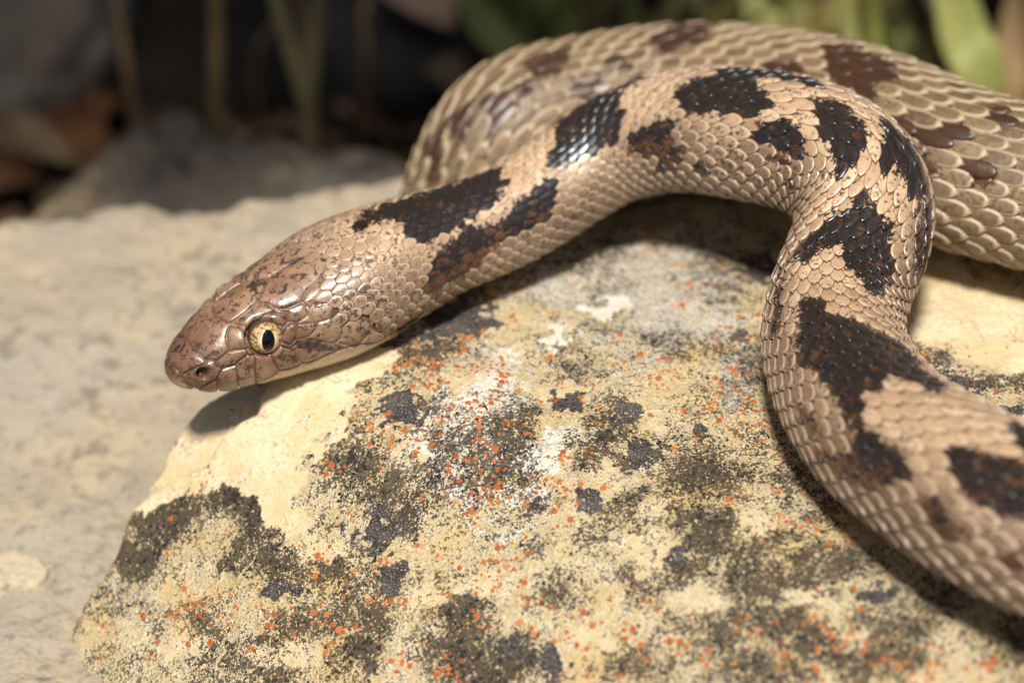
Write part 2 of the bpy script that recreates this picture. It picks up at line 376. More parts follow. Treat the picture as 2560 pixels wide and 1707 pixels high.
# brown crust patches of lichen, each an areolate cushion lying on the stone
def mat_crust():
    m = M('brown_crust_lichen'); n1 = m.noise(.8, 3); cr = m.vor(.36, 'DISTANCE_TO_EDGE'); n2 = m.noise(.25, 2, off=.4)
    c = m.mix(m.ramp(n1, .3, .7), (.070, .058, .052), (.130, .108, .096))
    c = m.mix(m.ramp(cr, .10, .02), c, (.018, .014, .013))
    c = m.mix(m.ramp(m.noise(2.5, 4, off=.8), .5, .66, 0, .6), c, (.15, .125, .105))
    c = m.mix(m.ramp(n2, .62, .68, 0, .8), c, (.35, .32, .28))
    return m.out(c, .85, .3, m.bump(m.add(m.ramp(cr, 0, .16), m.mul(n2, .3)), .14, .9))
CRUST = [(1008,1022,62,46),(1135,800,120,58),(1420,1008,44,36),(1572,1030,48,26),(1602,1148,44,38),(1474,1250,36,30),(1346,1266,28,20),(948,1322,72,52),(972,1446,40,50),(1896,678,58,40),(1857,840,32,20),(1757,1086,26,26),(1372,1668,62,42),(2408,958,60,30),(2524,1022,44,16),(700,1470,44,30),(1290,1620,56,34),(1690,1400,40,30),(2190,1490,60,32),(1320,560,60,20)]
mcr = mat_crust()
def rock_hit(px, py):
    return on_base(np.asarray(px, float), np.asarray(py, float), lambda x, y: rock_z(x, y, False))
for k, (cx, cy, rx, ry) in enumerate(CRUST):
    n = 46
    u, v = np.meshgrid(np.linspace(-1.35, 1.35, n), np.linspace(-1.35, 1.35, n), indexing='ij')
    px, py = cx + u * rx, cy + v * ry
    P = rock_hit(px.ravel(), py.ravel()).reshape(n, n, 3)
    X, Y = P[..., 0], P[..., 1]
    q = np.hypot(u, v) + .55 * fbm(X / 1.3, Y / 1.3, seed=60 + k, octv=5, gain=.62)
    t = sstep(1.04, .70, q)
    Z = rock_z(X, Y) - .07 + .15 * t + .05 * noise(X / .4, Y / .4, seed=9) * t
    keep = q < 1.06
    F = gridfaces(n, n); F = F[keep.ravel()[F].all(1)]
    if len(F) < 4: continue
    us, inv = np.unique(F, return_inverse=True)
    link('lichen_crust', mesh('lichen_crust', np.stack([X, Y, Z], -1).reshape(-1, 3)[us], inv.reshape(F.shape)), mcr, rock)

# orange lichen discs and black grains
rng = np.random.default_rng(5)
def normals(X, Y, e=.35):
    zx = (rock_z(X + e, Y, False) - rock_z(X - e, Y, False)) / (2 * e); zy = (rock_z(X, Y + e, False) - rock_z(X, Y - e, False)) / (2 * e)
    N = np.stack([-zx, -zy, np.ones_like(zx)], -1); return N / np.linalg.norm(N, axis=-1, keepdims=True)
def basis(N):
    a = np.cross(N, np.array([0.31, 1, .1])); a /= np.linalg.norm(a, axis=-1, keepdims=True)
    return a, np.cross(N, a)
CL = [(1150,1060,150,170,110),(1060,900,130,60,60),(1180,1180,130,80,60),(880,1010,60,60,18),(930,1110,70,90,24),(1240,780,60,80,16),(1290,700,40,25,8),(1680,780,30,40,8),(1560,830,60,26,9),(1860,870,60,50,18),(1850,990,80,50,26),(1760,1040,60,60,18),(1590,960,90,60,14),(1520,1110,50,60,14),(1420,1180,80,70,24),(1800,700,120,80,22),(1600,600,160,40,22),(1400,620,90,30,12),(490,1240,20,16,6),(312,1335,16,14,6),(620,1530,180,60,30),(700,1560,130,40,26),(870,1500,110,70,28),(780,1390,40,25,16),(480,1560,130,60,20),(1230,1380,140,60,22),(1280,1450,140,60,18),(1000,1450,150,120,22),(1950,1160,60,90,24),(1900,1300,80,60,14),(2100,1330,120,70,18),(2000,1600,250,80,60),(2300,1640,180,60,40),(1700,1600,200,80,30),(1450,1580,160,90,22),(2350,900,80,50,16),(2480,960,90,40,16),(1200,1560,200,100,20),(250,1570,60,70,10),(1100,1650,200,40,20),(1900,1080,60,60,20),(1690,900,120,60,18),(1300,960,140,60,26)]
dx, dy = [], []
for cx, cy, sx, sy, n in CL:
    for _ in range(max(2, int(n * .55))):           # discs sit in little knots
        kx, ky = rng.normal(cx, sx * .62), rng.normal(cy, sy * .62); m_ = 1 + rng.geometric(.36)
        dx.append(rng.normal(kx, 11, m_)); dy.append(rng.normal(ky, 8, m_))
dx.append(rng.uniform(200, 2540, 120)); dy.append(rng.uniform(560, 1700, 120))
dx, dy = np.concatenate(dx), np.concatenate(dy)
keep = ~inside(dx, dy, BARE_POLY) & ~((blobs(dx, dy, WHITE[:2], 1, .3) > .5))
dx, dy = dx[keep], dy[keep]
P = rock_hit(dx, dy)
g = sdist(P[:, 0], P[:, 1], main_poly) > .6
P = P[g]; P[:, 2] = rock_z(P[:, 0], P[:, 1])
size = np.clip(rng.lognormal(math.log(.138), .46, len(P)), .06, .34)
order = np.argsort(-size); P, size = P[order], size[order]
sel = []                              # drop discs that would overlap
cell = {}
for i in range(len(P)):
    kx, ky = int(P[i, 0] // .8), int(P[i, 1] // .8); hit = False
    for a in (-1, 0, 1):
        for b in (-1, 0, 1):
            for j in cell.get((kx + a, ky + b), ()):
                if np.hypot(*(P[i, :2] - P[j, :2])) < (size[i] + size[j]) * .93: hit = True
    if not hit: sel.append(i); cell.setdefault((kx, ky), []).append(i)
P, size = P[sel], size[sel]
Nn = normals(P[:, 0], P[:, 1]) + rng.normal(0, .12, P.shape); Nn /= np.linalg.norm(Nn, axis=1, keepdims=True)
def mat_disc():
    m = M('orange_lichen'); h = m.attr('hue'); e = m.attr('edge')
    c = m.mix(h, (.31, .072, .022), (.44, .155, .03)); c = m.mix(m.ramp(e, .6, 1), c, m.mix(.5, c, (.60, .25, .05)))
    oi = m.n('ShaderNodeObjectInfo').outputs['Random']
    c = m.mix(m.mul(oi, .28), c, (.36, .070, .02))
    return m.out(c, .6, .35, m.bump(m.noise(.12, 2), .03, .4))
mdisc = mat_disc()
DR = [(1.0, -.35), (1.06, .10), (1.0, .34), (.86, .42), (.72, .34), (.35, .40)]
K = 12
ang = np.linspace(0, 2 * np.pi, K, endpoint=False)
dv = np.concatenate([np.stack([r * np.cos(ang), r * np.sin(ang), np.full(K, z)], -1) for r, z in DR] + [np.array([[0, 0, .42]])])
df = [list(q) for q in gridfaces(len(DR), K, True)]
df = [[a, d, c, b] for a, d, c, b in [(q[0], q[1], q[2], q[3]) for q in df]]
dtri = []
for q in df: dtri += [[q[0], q[1], q[2]], [q[0], q[2], q[3]]]
base = (len(DR) - 1) * K
for k in range(K): dtri.append([base + k, base + (k + 1) % K, base + K])
dtri = np.array(dtri)
dedge = np.concatenate([np.full(K, e) for e in (1, 1, 1, 1, .3, 0)] + [[0]])
nbig = 260
me0s = [mesh('lichen_disc', dv * 1.0, dtri, dict(edge=dedge, hue=np.full(len(dv), h)), world=False) for h in (0.05, .25, .5, .9)]
for me_ in me0s: me_.materials.append(mdisc)
ta, tb = basis(Nn)
for i in range(nbig):
    me_ = me0s[int(rng.choice(4, p=[.25, .3, .25, .2]))]
    o = bpy.data.objects.new('lichen_disc', me_); COL.objects.link(o)
    s = size[i] * MM; st = rng.uniform(.85, 1.15)
    w = W3(P[i])
    o.parent = rock; o.matrix_parent_inverse = Matrix.Translation(-Vector(rock.location))
    R_ = Matrix((tuple(ta[i]), tuple(tb[i]), tuple(Nn[i]))).transposed().to_4x4()
    o.matrix_basis = Matrix.Translation(Vector(w)) @ R_ @ Matrix.Diagonal((s * st, s / st, s * rng.uniform(.7, 1.1), 1))
def scatter(P, size, Nn, vv, ff, squash=1.0):
    a, b = basis(Nn); rot = rng.uniform(0, 6.28, len(P)); c, s = np.cos(rot)[:, None], np.sin(rot)[:, None]
    a, b = a * c + b * s, b * c - a * s
    V = P[:, None] + size[:, None, None] * (vv[None, :, 0:1] * a[:, None] + vv[None, :, 1:2] * b[:, None] + squash * vv[None, :, 2:3] * Nn[:, None])
    F = (ff[None] + (np.arange(len(P)) * len(vv))[:, None, None])
    return V.reshape(-1, 3), F.reshape(-1, ff.shape[1])
V, F = scatter(P[nbig:], size[nbig:], Nn[nbig:], dv, dtri)
hue = np.repeat(rng.beta(1.2, 2, len(P) - nbig), len(dv))
link('small_lichen_discs', mesh('small_lichen_discs', V, F, dict(edge=np.tile(dedge, len(P) - nbig), hue=hue)), mdisc, rock, kind='stuff')
# grains
K = 6; ang = np.linspace(0, 2 * np.pi, K, endpoint=False)
gv = np.concatenate([np.stack([r * np.cos(ang), r * np.sin(ang), np.full(K, z)], -1) for r, z in ((1, -.5), (1.0, .3), (.6, .75))] + [np.array([[0, 0, .9]])])
gt = []
for q in gridfaces(3, K, True): gt += [[q[0], q[1], q[2]], [q[0], q[2], q[3]]]
for k in range(K): gt.append([2 * K + k, 2 * K + (k + 1) % K, 3 * K])
gt = np.array(gt)
n = 150000
gx, gy = rng.uniform(-46, 56, n), rng.uniform(-60, 30, n)
gz = rock_z(gx, gy, False)
b_, k_, g_, w_ = rock_masks(gx, gy, gz)
dens = k_ * (1 - b_)
pz = noise(gx / .9, gy / .9, seed=91) * .5 + noise(gx / .35, gy / .35, seed=92) * .3
keep = (rng.uniform(0, 1, n) < np.clip((dens + pz * .45 - .30) * 1.5, 0.0, .8)) & (sdist(gx, gy, main_poly) > .3)
gx, gy, kk = gx[keep], gy[keep], k_[keep]
print('grains', len(gx))
P = np.stack([gx, gy, rock_z(gx, gy)], -1)
gs = np.clip(rng.lognormal(math.log(.10), .35, len(gx)), .05, .24) * (.7 + .6 * kk)
V, F = scatter(P, gs, normals(gx, gy), gv, gt)
def mat_grain():
    m = M('black_lichen'); h = m.attr('hue')
    c = m.mix(m.ramp(h, .35, .9), (.020, .018, .018), (.11, .080, .050))
    return m.out(c, .75, .35)
link('black_lichen_grains', mesh('black_lichen_grains', V, F, dict(hue=np.repeat(np.clip(rng.uniform(0, 1, len(P)) * .7 + .45 * noise(gx / 3, gy / 3, seed=93), 0, 1), len(gv)))), mat_grain(), rock, kind='stuff')
n = 26000                                # pale crumbs of the grey and yellow crusts
gx, gy = rng.uniform(-46, 56, n), rng.uniform(-60, 30, n)
b_, k_, g_, w_ = rock_masks(gx, gy, rock_z(gx, gy, False))
keep = (rng.uniform(0, 1, n) < .55 * (1 - b_)) & (sdist(gx, gy, main_poly) > .3) & (noise(gx / 2.2, gy / 2.2, seed=95) > -.25)
gx, gy = gx[keep], gy[keep]; P = np.stack([gx, gy, rock_z(gx, gy)], -1)
V, F = scatter(P, np.clip(rng.lognormal(math.log(.075), .35, len(gx)), .04, .17), normals(gx, gy), gv, gt)
def mat_crumb():
    m = M('pale_lichen'); h = m.attr('hue')
    c = m.mix(m.ramp(h, .3, .6), (.56, .50, .38), (.54, .40, .18)); c = m.mix(m.ramp(h, .86, .93), c, (.55, .24, .06))
    return m.out(c, .85, .25)
link('pale_lichen_crumbs', mesh('pale_lichen_crumbs', V, F, dict(hue=np.repeat(rng.uniform(0, 1, len(P)), len(gv)))), mat_crumb(), rock, kind='stuff')
# ------------------------------------------------------------------ the snake
PSI = math.radians(32)
HF = np.array([-math.cos(PSI), -math.sin(PSI), 0.]); HL = np.array([math.sin(PSI), -math.cos(PSI), 0.])   # forward, left
NECK = atz(np.array(1075.), np.array(621.), np.array(6.0))
FRONT = [(1320,520,7.0,124),(1510,392,9.6,139),(1690,338,12.4,160),(1890,350,14.6,172),(2065,400,15.2,174),(2155,500,13.6,168),(2148,615,11.0,163),(2105,725,8.6,165),(2084,835,7.2,169),(2118,958,7.0,181),(2228,1102,7.8,196),(2350,1190,8.6,209),(2500,1277,9.2,222),(2650,1340,9.6,228),(2850,1400,10.0,235)]
HIDDEN = [(92,-54,8,10.3),(114,-38,-10,10.4),(132,-12,-38,10.3),(128,34,-51,10.2),(98,62,-51.5,10),(58,70,-51.5,9.8),(22,62,-44,9.3),(2,46,-24,8.6)]
BACK = [(1190,470,-1,168),(1265,352,3.4,182),(1450,290,4.2,194),(1660,266,5.0,200),(1900,275,6.6,204),(2150,332,8.6,212),(2390,428,9.6,212),(2600,488,9.6,208)]
TAIL = [(76,2,10,9.3),(100,-4,7,8),(124,-2,-2,6.5),(146,10,-24,4.5),(152,36,-50,2.8),(138,56,-60,1.0)]
pts, rad = [], []
for xi in (30.7, 24, 17, 10, 4): pts.append(NECK + HF * xi); rad.append(6)
pts.append(NECK); rad.append(140 * PX)
def addpx(L):
    for x, y, h, r in L:
        p = atz(np.array(float(x)), np.array(float(y)), np.array(float(h)))
        pts.append(p); rad.append(r * PX * (1 + proj(p)[2] / DIST))
addpx(FRONT); iA = len(pts) - 1
for x, y, z, r in HIDDEN: pts.append(np.array([x, y, z], float)); rad.append(r)
iB = len(pts); addpx(BACK)
for x, y, z, r in TAIL: pts.append(np.array([x, y, z], float)); rad.append(r)
pts = np.array(pts); rad = np.array(rad)
def natspline(t, y, ts):
    n = len(t); h = np.diff(t); A = np.eye(n); B = np.zeros((n,) + y.shape[1:])
    for i in range(1, n - 1):
        A[i, i - 1], A[i, i], A[i, i + 1] = h[i - 1], 2 * (h[i - 1] + h[i]), h[i]
        B[i] = 6 * ((y[i + 1] - y[i]) / h[i] - (y[i] - y[i - 1]) / h[i - 1])
    Mm = np.linalg.solve(A, B)
    k = np.clip(np.searchsorted(t, ts) - 1, 0, n - 2); a = (t[k + 1] - ts); b = (ts - t[k]); hk = h[k]
    e = lambda q: q.reshape(q.shape + (1,) * (y.ndim - 1))
    return (e(a ** 3) * Mm[k] + e(b ** 3) * Mm[k + 1]) / e(6 * hk) + (y[k] - Mm[k] * e(hk * hk) / 6) * e(a / hk) + (y[k + 1] - Mm[k + 1] * e(hk * hk) / 6) * e(b / hk)
tk = np.concatenate([[0], np.cumsum(np.linalg.norm(np.diff(pts, axis=0), axis=1))])
ts = np.linspace(0, tk[-1], 9000)
cc = natspline(tk, pts, ts); rr = np.interp(ts, tk, rad)
ker = np.hanning(121); ker /= ker.sum()
rr = np.convolve(np.pad(rr, 60, mode='edge'), ker, 'valid')
ss = np.concatenate([[0], np.cumsum(np.linalg.norm(np.diff(cc, axis=0), axis=1))])
STOT = ss[-1]
sA = np.interp(tk[iA], ts, ss); sB = np.interp(tk[iB], ts, ss); sN = np.interp(tk[5], ts, ss)
T = np.gradient(cc, axis=0); T /= np.linalg.norm(T, axis=1, keepdims=True)       # points to the tail
u0 = np.array([0, 0, 1.]) - T * T[:, 2:3]
u0 /= np.linalg.norm(u0, axis=1, keepdims=True)
Uv = u0; Lv = np.cross(T, Uv)          # right-hand when looking to the tail = the snake's left when looking forward
Lv = np.cross(Uv, -T)                   # up x forward = left
# section profile along the head (distance forward of the neck point)
hx = np.array([0, 4, 8, 11, 14, 18, 21, 24, 26.5, 28.5, 29.7, 30.35, 30.7])
hw = np.array([5.9, 6.4, 7.1, 7.35, 7.0, 5.9, 5.25, 4.55, 3.9, 3.05, 2.1, 1.2, .12])
ht = np.array([11.8, 11.75, 11.35, 10.95, 10.3, 9.25, 8.3, 7.1, 5.75, 4.35, 3.3, 2.6, 1.9])
hb = np.array([.2, -.4, -1.0, -1.3, -1.6, -1.7, -1.65, -1.45, -1.1, -.5, .1, .7, 1.7])
xi = sN - ss                            # >0 in the head
from_h = xi > 0
wS = np.where(from_h, np.interp(xi, hx, hw), rr)
tS = np.where(from_h, np.interp(xi, hx, ht) - 6.0, rr * .98)
bS = np.where(from_h, np.interp(xi, hx, hb) - 6.0, -rr * .93)
bl = sstep(-9, 5, xi)
wS = wS * bl + np.where(from_h, rr, wS) * (1 - bl)
def sm(a, n=81):
    k = np.hanning(n); k /= k.sum(); p = np.pad(a, n // 2, mode='edge'); b = np.convolve(p, k, 'valid')
    w = sstep(30.2, 27, xi); return a * (1 - w) + b * w
wS, tS, bS = sm(wS), sm(tS), sm(bS)
def at_s(s, arr): 
    if arr.ndim == 1: return np.interp(s, ss, arr)
    return np.stack([np.interp(s, ss, arr[:, i]) for i in range(3)], -1)
def surf(s, th, h=0.0):
    w, t, b = at_s(s, wS), at_s(s, tS), at_s(s, bS)
    mid, hh = (t + b) / 2, (t - b) / 2
    hd = sstep(-2, 14, sN - s)          # boxier section on the head
    ex = 1 - .18 * hd
    sn, cs = np.sin(th), np.cos(th)
    fy = np.sign(sn) * np.abs(sn) ** ex; fz = np.sign(cs) * np.abs(cs) ** ex
    belly = sstep(.25, 1, -cs) * .10 * (1 - hd)
    y = w * fy; z = mid + hh * (fz + belly)
    ny, nz = fy / w, fz / np.maximum(hh, .05)
    q = np.hypot(ny, nz) + 1e-9; ny, nz = ny / q, nz / q
    c, L, U = at_s(s, cc), at_s(s, Lv), at_s(s, Uv)
    e = lambda a: np.asarray(a)[..., None]
    return c + e(y + ny * h) * L + e(z + nz * h) * U, e(ny) * L + e(nz) * U

# ---- markings measured in the photograph: outlines in photo pixels for the front part (A) and the hind coil (B)
PA = [[(880,575),(910,525),(1020,490),(1098,466),(1155,450),(1224,412),(1250,419),(1255,443),(1275,450),(1258,480),(1240,510),(1224,528),(1183,541),(1145,565),(1118,582),(1080,616),(1046,603),(1009,579),(995,555),(954,552),(905,565)],
 [(1104,627),(1138,593),(1190,565),(1224,555),(1275,538),(1292,507),(1326,477),(1367,450),(1407,429),(1401,467),(1394,504),(1377,528),(1377,552),(1343,569),(1309,576),(1275,599),(1241,616),(1207,644),(1183,671),(1166,694),(1120,720),(1094,738),(1064,732),(1060,704),(1084,674),(1088,643)],
 [(1377,320),(1404,289),(1462,255),(1513,225),(1564,204),(1608,194),(1581,214),(1547,249),(1564,266),(1568,289),(1557,310),(1544,340),(1533,364),(1493,378),(1448,395),(1411,409),(1377,405),(1373,371),(1387,344)],
 [(1560,345),(1607,316),(1658,299),(1700,291),(1695,330),(1690,360),(1717,376),(1705,402),(1655,400),(1600,395),(1575,375)],
 [(1640,430),(1685,412),(1690,422),(1650,438)], [(1692,440),(1740,425),(1781,414),(1775,428),(1700,448)],
 [(1785,172),(1832,166),(1900,170),(1968,174),(2028,187),(2083,212),(2041,214),(1964,206),(1926,193),(1888,200),(1890,212),(1926,227),(1938,248),(1921,270),(1892,287),(1832,287),(1773,291),(1722,291),(1709,278),(1688,248),(1696,219),(1730,197),(1781,180)],
 [(1888,295),(1943,304),(1998,317),(2024,363),(2045,393),(2002,397),(1960,380),(1921,376),(1892,359)],
 [(1875,372),(1920,382),(1985,412),(1975,420),(1900,398)], [(1938,444),(1975,455),(1992,472),(1950,462)],
 [(2036,270),(2066,253),(2109,261),(2147,291),(2177,333),(2173,372),(2164,397),(2147,414),(2113,427),(2096,444),(2083,402),(2070,367),(2049,350),(2045,316)],
 [(2181,278),(2224,300),(2262,334),(2300,393),(2325,448),(2330,491),(2292,499),(2270,478),(2253,453),(2211,436),(2202,393),(2198,350),(2215,340),(2205,312)],
 [(2147,486),(2160,495),(2155,512),(2185,525),(2202,530),(2224,555),(2240,542),(2236,585),(2228,610),(2240,635),(2243,680),(2220,720),(2200,750),(2175,725),(2140,690),(2112,676),(2100,656),(2104,610),(2062,622),(2011,657),(1945,672),(1985,630),(2028,578),(2070,544),(2113,520),(2135,505)],
 [(2295,500),(2335,500),(2335,560),(2320,690),(2285,690),(2290,600),(2300,540)],
 [(1993,756),(2048,747),(2078,775),(2103,781),(2152,805),(2201,830),(2250,848),(2299,903),(2360,952),(2385,977),(2311,970),(2268,946),(2213,922),(2219,958),(2176,989),(2182,1019),(2152,1050),(2127,1056),(2090,1013),(2066,983),(2048,946),(2017,934),(1993,897),(1980,842),(1999,830)],
 [(1945,690),(1962,700),(1950,790),(1935,840),(1922,850),(1930,770)],
 [(2139,1050),(2188,1081),(2237,1123),(2280,1160),(2311,1191),(2286,1203),(2250,1228),(2213,1228),(2152,1228),(2103,1203),(2054,1154),(2042,1117),(2090,1130),(2139,1105)],
 [(2366,1123),(2409,1111),(2464,1130),(2494,1123),(2560,1172),(2700,1290),(2650,1330),(2560,1295),(2494,1289),(2452,1264),(2409,1215),(2378,1179)],
 [(2330,1255),(2380,1290),(2440,1330),(2420,1370),(2350,1340),(2310,1300)],[(1990,1000),(2030,1040),(2060,1090),(2040,1100),(2000,1060)],[(2480,1380),(2540,1400),(2560,1440),(2500,1430)],
 [(2507,1050),(2560,1055),(2640,1110),(2620,1170),(2540,1100)]]
PB = [[(1315,170),(1374,134),(1420,118),(1414,168),(1374,179),(1333,188)],[(1501,145),(1547,139),(1599,150),(1570,174),(1524,171)],[(1437,202),(1501,194),(1507,225),(1443,249)],
 [(1203,245),(1268,238),(1275,272),(1241,310),(1213,296)],[(1067,351),(1094,344),(1101,398),(1091,449),(1070,470),(1074,415)],[(1090,318),(1172,245),(1190,240),(1152,289),(1121,310)],
 [(1213,381),(1261,371),(1241,395),(1220,398)],[(1645,75),(1692,55),(1780,58),(1767,93),(1738,110),(1692,113),(1657,98)],
 [(2062,121),(2104,108),(2155,121),(2198,147),(2241,164),(2249,180),(2207,197),(2198,223),(2181,236),(2126,227),(2104,210),(2083,180),(2079,146)],
 [(2326,316),(2406,312),(2406,351),(2347,355),(2326,346)],[(2283,333),(2330,335),(2345,390),(2350,430),(2310,430)],[(2475,274),(2521,265),(2534,312),(2496,312)],[(1930,160),(1990,150),(2000,190),(1950,200)],[(2420,420),(2480,410),(2490,460),(2430,470)],[(2210,300),(2260,290),(2280,330),(2230,345)],[(1560,200),(1610,190),(1600,215)],[(1290,215),(1340,205),(1335,240),(1300,250)],[(1140,330),(1175,310),(1180,345),(1150,360)],[(1640,105),(1700,118),(1690,130),(1650,128)]]
def marks(Pt, Nm, s):
    px, py, _ = proj(Pt); d = np.full(len(px), -60.0)
    for L, m_ in ((PA, s < sA + 8), (PB, s > sB - 12)):
        for poly in L:
            p = np.array(poly); k = np.where(m_ & (px > p[:, 0].min() - 40) & (px < p[:, 0].max() + 40) & (py > p[:, 1].min() - 40) & (py < p[:, 1].max() + 40))[0]
            if len(k): d[k] = np.maximum(d[k], sdist(px[k], py[k], poly))
    face = np.einsum('ij,ij->i', Nm, CAM - Pt) / np.linalg.norm(CAM - Pt, axis=1)
    return d, face
def pattern(s, th):                      # the same kind of blotches where the photograph does not look
    k = np.interp(s, ss, np.cumsum(1 / np.maximum(rr, 1)) * (ss[1] - ss[0]))
    d1 = np.cos(k * 2 * np.pi / 3.0) - .15 - np.abs(th) * .9
    d2 = np.cos(k * 2 * np.pi / 3.0 + np.pi) - .25 - np.abs(np.abs(th) - 1.35) * 1.6
    return np.maximum(d1, d2) * 45 - 8
def dark_attr(Pt, Nm, s, th):
    d, face = marks(Pt, Nm, s)
    hid = pattern(s, th)
    vis = sstep(-.02, .12, face); out = ((s > sA + 8) & (s < sB - 12)) | (s > STOT - 55)
    vis = np.where(out, 0, vis)
    hid = np.where(sN - s > -4, -40, hid)
    d = d * vis + hid * (1 - vis)
    return np.clip(d / 26.0, -1, 1)
# ---- head shield seams, in crop coordinates of the photograph's head
def HC(L): return [(380 + x / 2.936, 480 + y / 2.936) for x, y in L]
SEAMS = [HC(l) for l in [
 [(265,1085),(300,1140),(385,1228)], [(125,1262),(180,1290),(215,1340),(300,1300),(385,1262)], [(385,1262),(398,1236),(465,1235),(475,1275),(515,1300),(470,1375),(330,1452)],
 [(180,1290),(215,1345),(250,1400),(320,1452)], [(385,1228),(480,1235),(565,1165)], [(475,1237),(500,1290),(600,1270),(700,1190),(692,1150),(580,1165)],
 [(460,915),(500,920),(560,960),(592,950)], [(570,985),(545,1060),(565,1165)], [(570,985),(640,1000),(690,1050)], [(592,950),(690,880),(780,797),(865,616)],
 [(592,950),(690,992)], [(740,962),(830,905),(915,872),(870,830),(780,797)], [(870,830),(930,860),(1000,850),(1100,810),(1130,730),(1230,640),(1310,480),(1320,420),(1240,425),(1165,440)],
 [(915,872),(990,880),(1000,950),(960,990),(900,965)], [(945,1075),(990,985),(1050,970),(1065,1050),(1020,1120),(960,1100)],
 [(1000,950),(1070,960),(1150,900),(1130,840)], [(1100,810),(1160,850),(1250,770),(1275,700),(1230,650)], [(1160,850),(1340,808),(1335,850),(1290,940),(1200,960),(1150,900)],
 [(1060,1040),(1070,970),(1200,960),(1205,1010),(1150,1060),(1060,1080)], [(1200,1010),(1220,960),(1300,930),(1400,970),(1390,1070),(1330,1110),(1190,1090)], [(1400,980),(1500,915),(1600,960),(1610,1020),(1500,1130),(1380,1110)],
 [(475,1370),(490,1480)], [(515,1305),(620,1268),(636,1440)], [(700,1195),(755,1195),(765,1392)], [(755,1195),(875,1200),(930,1305)], [(880,1185),(940,1130),(1020,1150),(1110,1262)], [(1020,1145),(1100,1080),(1200,1085),(1390,1140)],
 [(760,1440),(770,1398)], [(930,1360),(940,1315)], [(1110,1315),(1120,1265)], [(1290,1240),(1300,1190)]]]
MOUTH = HC([(215,1390),(320,1458),(400,1480),(490,1488),(640,1446),(770,1396),(930,1312),(1110,1262),(1390,1150),(1640,1095),(1720,1055)])
HEADPOLY = HC([(-200,1700),(-200,300),(700,200),(1130,250),(1172,430),(1322,412),(1305,520),(1225,655),(1290,700),(1172,850),(1342,808),(1300,930),(1400,968),(1500,912),(1615,955),(1620,1020),(1700,1045),(1800,1020),(1800,1500),(900,1800)])
NOSTRIL = HC([(375,1325)])[0]
HDARK = [HC(l) + [] for l in []]
EYEP = (380 + 815 / 2.936, 480 + 1065 / 2.936)
def head_xyz(P):                         # head frame: forward of neck, left, up
    q = P - NECK; return q @ HF, q @ HL, q[..., 2]
def half_px(P):                          # project the point, or its mirror twin on the left half
    x, y, z = head_xyz(P); y = np.abs(y)
    Q = NECK + x[..., None] * HF + y[..., None] * HL + z[..., None] * np.array([0, 0, 1.])
    px, py, _ = proj(Q); return px, py

# ---- continuous body skin (head with shields, neck, trunk and tail)
sh = np.concatenate([np.linspace(0, .9, 26)[:-1] ** 1.0, np.linspace(.9, 25, 300)[:-1], np.linspace(25, STOT - .3, 1100)])
nth = 420
TH = np.linspace(-np.pi, np.pi, nth, endpoint=False)
S2, T2 = np.meshgrid(sh, TH, indexing='ij')
Pm, Nm = surf(S2.ravel(), T2.ravel())
px, py = half_px(Pm)
hm = (S2.ravel() < sN - 2)
seam = np.full(len(Pm), 99.); k = np.where(S2.ravel() < 29)[0]
hin = np.zeros(len(Pm)); hin[k] = sstep(-6, 2, sdist(px[k], py[k], HEADPOLY)) * 1.0
for l in SEAMS: seam[k] = np.minimum(seam[k], seg_dist(px[k], py[k], l, False))
# seam lines are only valid on the upper half and the flanks
xh, yh, zh = head_xyz(Pm)
midl = np.abs(yh) / PX + 99. * (((xh < 13.2) | ((xh > 18.6) & (xh < 24.2))) | (zh < 1.5))
seam[k] = np.minimum(seam[k], midl[k])
mouth = np.full(len(Pm), 99.); mouth[k] = seg_dist(px[k], py[k], MOUTH, False)
mline = np.interp(px, [p[0] for p in MOUTH], [p[1] for p in MOUTH])
upper = sstep(25, -5, py - mline)
sg = np.exp(-(seam / 2.3) ** 2) * upper * hin * (1 - .45 * sstep(715, 745, px))
dome = (1 - np.exp(-seam / 14.0)) * upper * hin
mg = np.exp(-(mouth / 3.0) ** 2) * hin * (np.abs(xh) < 31)
nd = np.hypot((px - NOSTRIL[0]) / 17., (py - NOSTRIL[1]) / 14.); nos = np.zeros(len(Pm)); nos[k] = sstep(1.15, .75, nd[k])
rimn = np.zeros(len(Pm)); rimn[k] = np.exp(-((nd[k] - 1.5) / .35) ** 2)
ed = np.hypot(px - EYEP[0], py - EYEP[1]); eye_p = np.zeros(len(Pm)); eye_p[k] = sstep(50, 40, ed[k])
brow = np.zeros(len(Pm)); brow[k] = np.exp(-((ed[k] - 56) / 11.0) ** 2)
h = -.20 * sg + .22 * dome - .16 * mg - .95 * nos + .10 * rimn - .95 * eye_p + .15 * brow + .04 * fbm(Pm[:, 0] / 1.5, Pm[:, 1] / 1.5, Pm[:, 2] / 1.5, seed=4, octv=2) * hin
cap = sstep(.0, .8, S2.ravel())
body_under = np.where(hin > .5, 0, -.10)
Pb = Pm + (h * cap + body_under * cap)[:, None] * Nm
dk = dark_attr(Pm, Nm, S2.ravel(), T2.ravel())
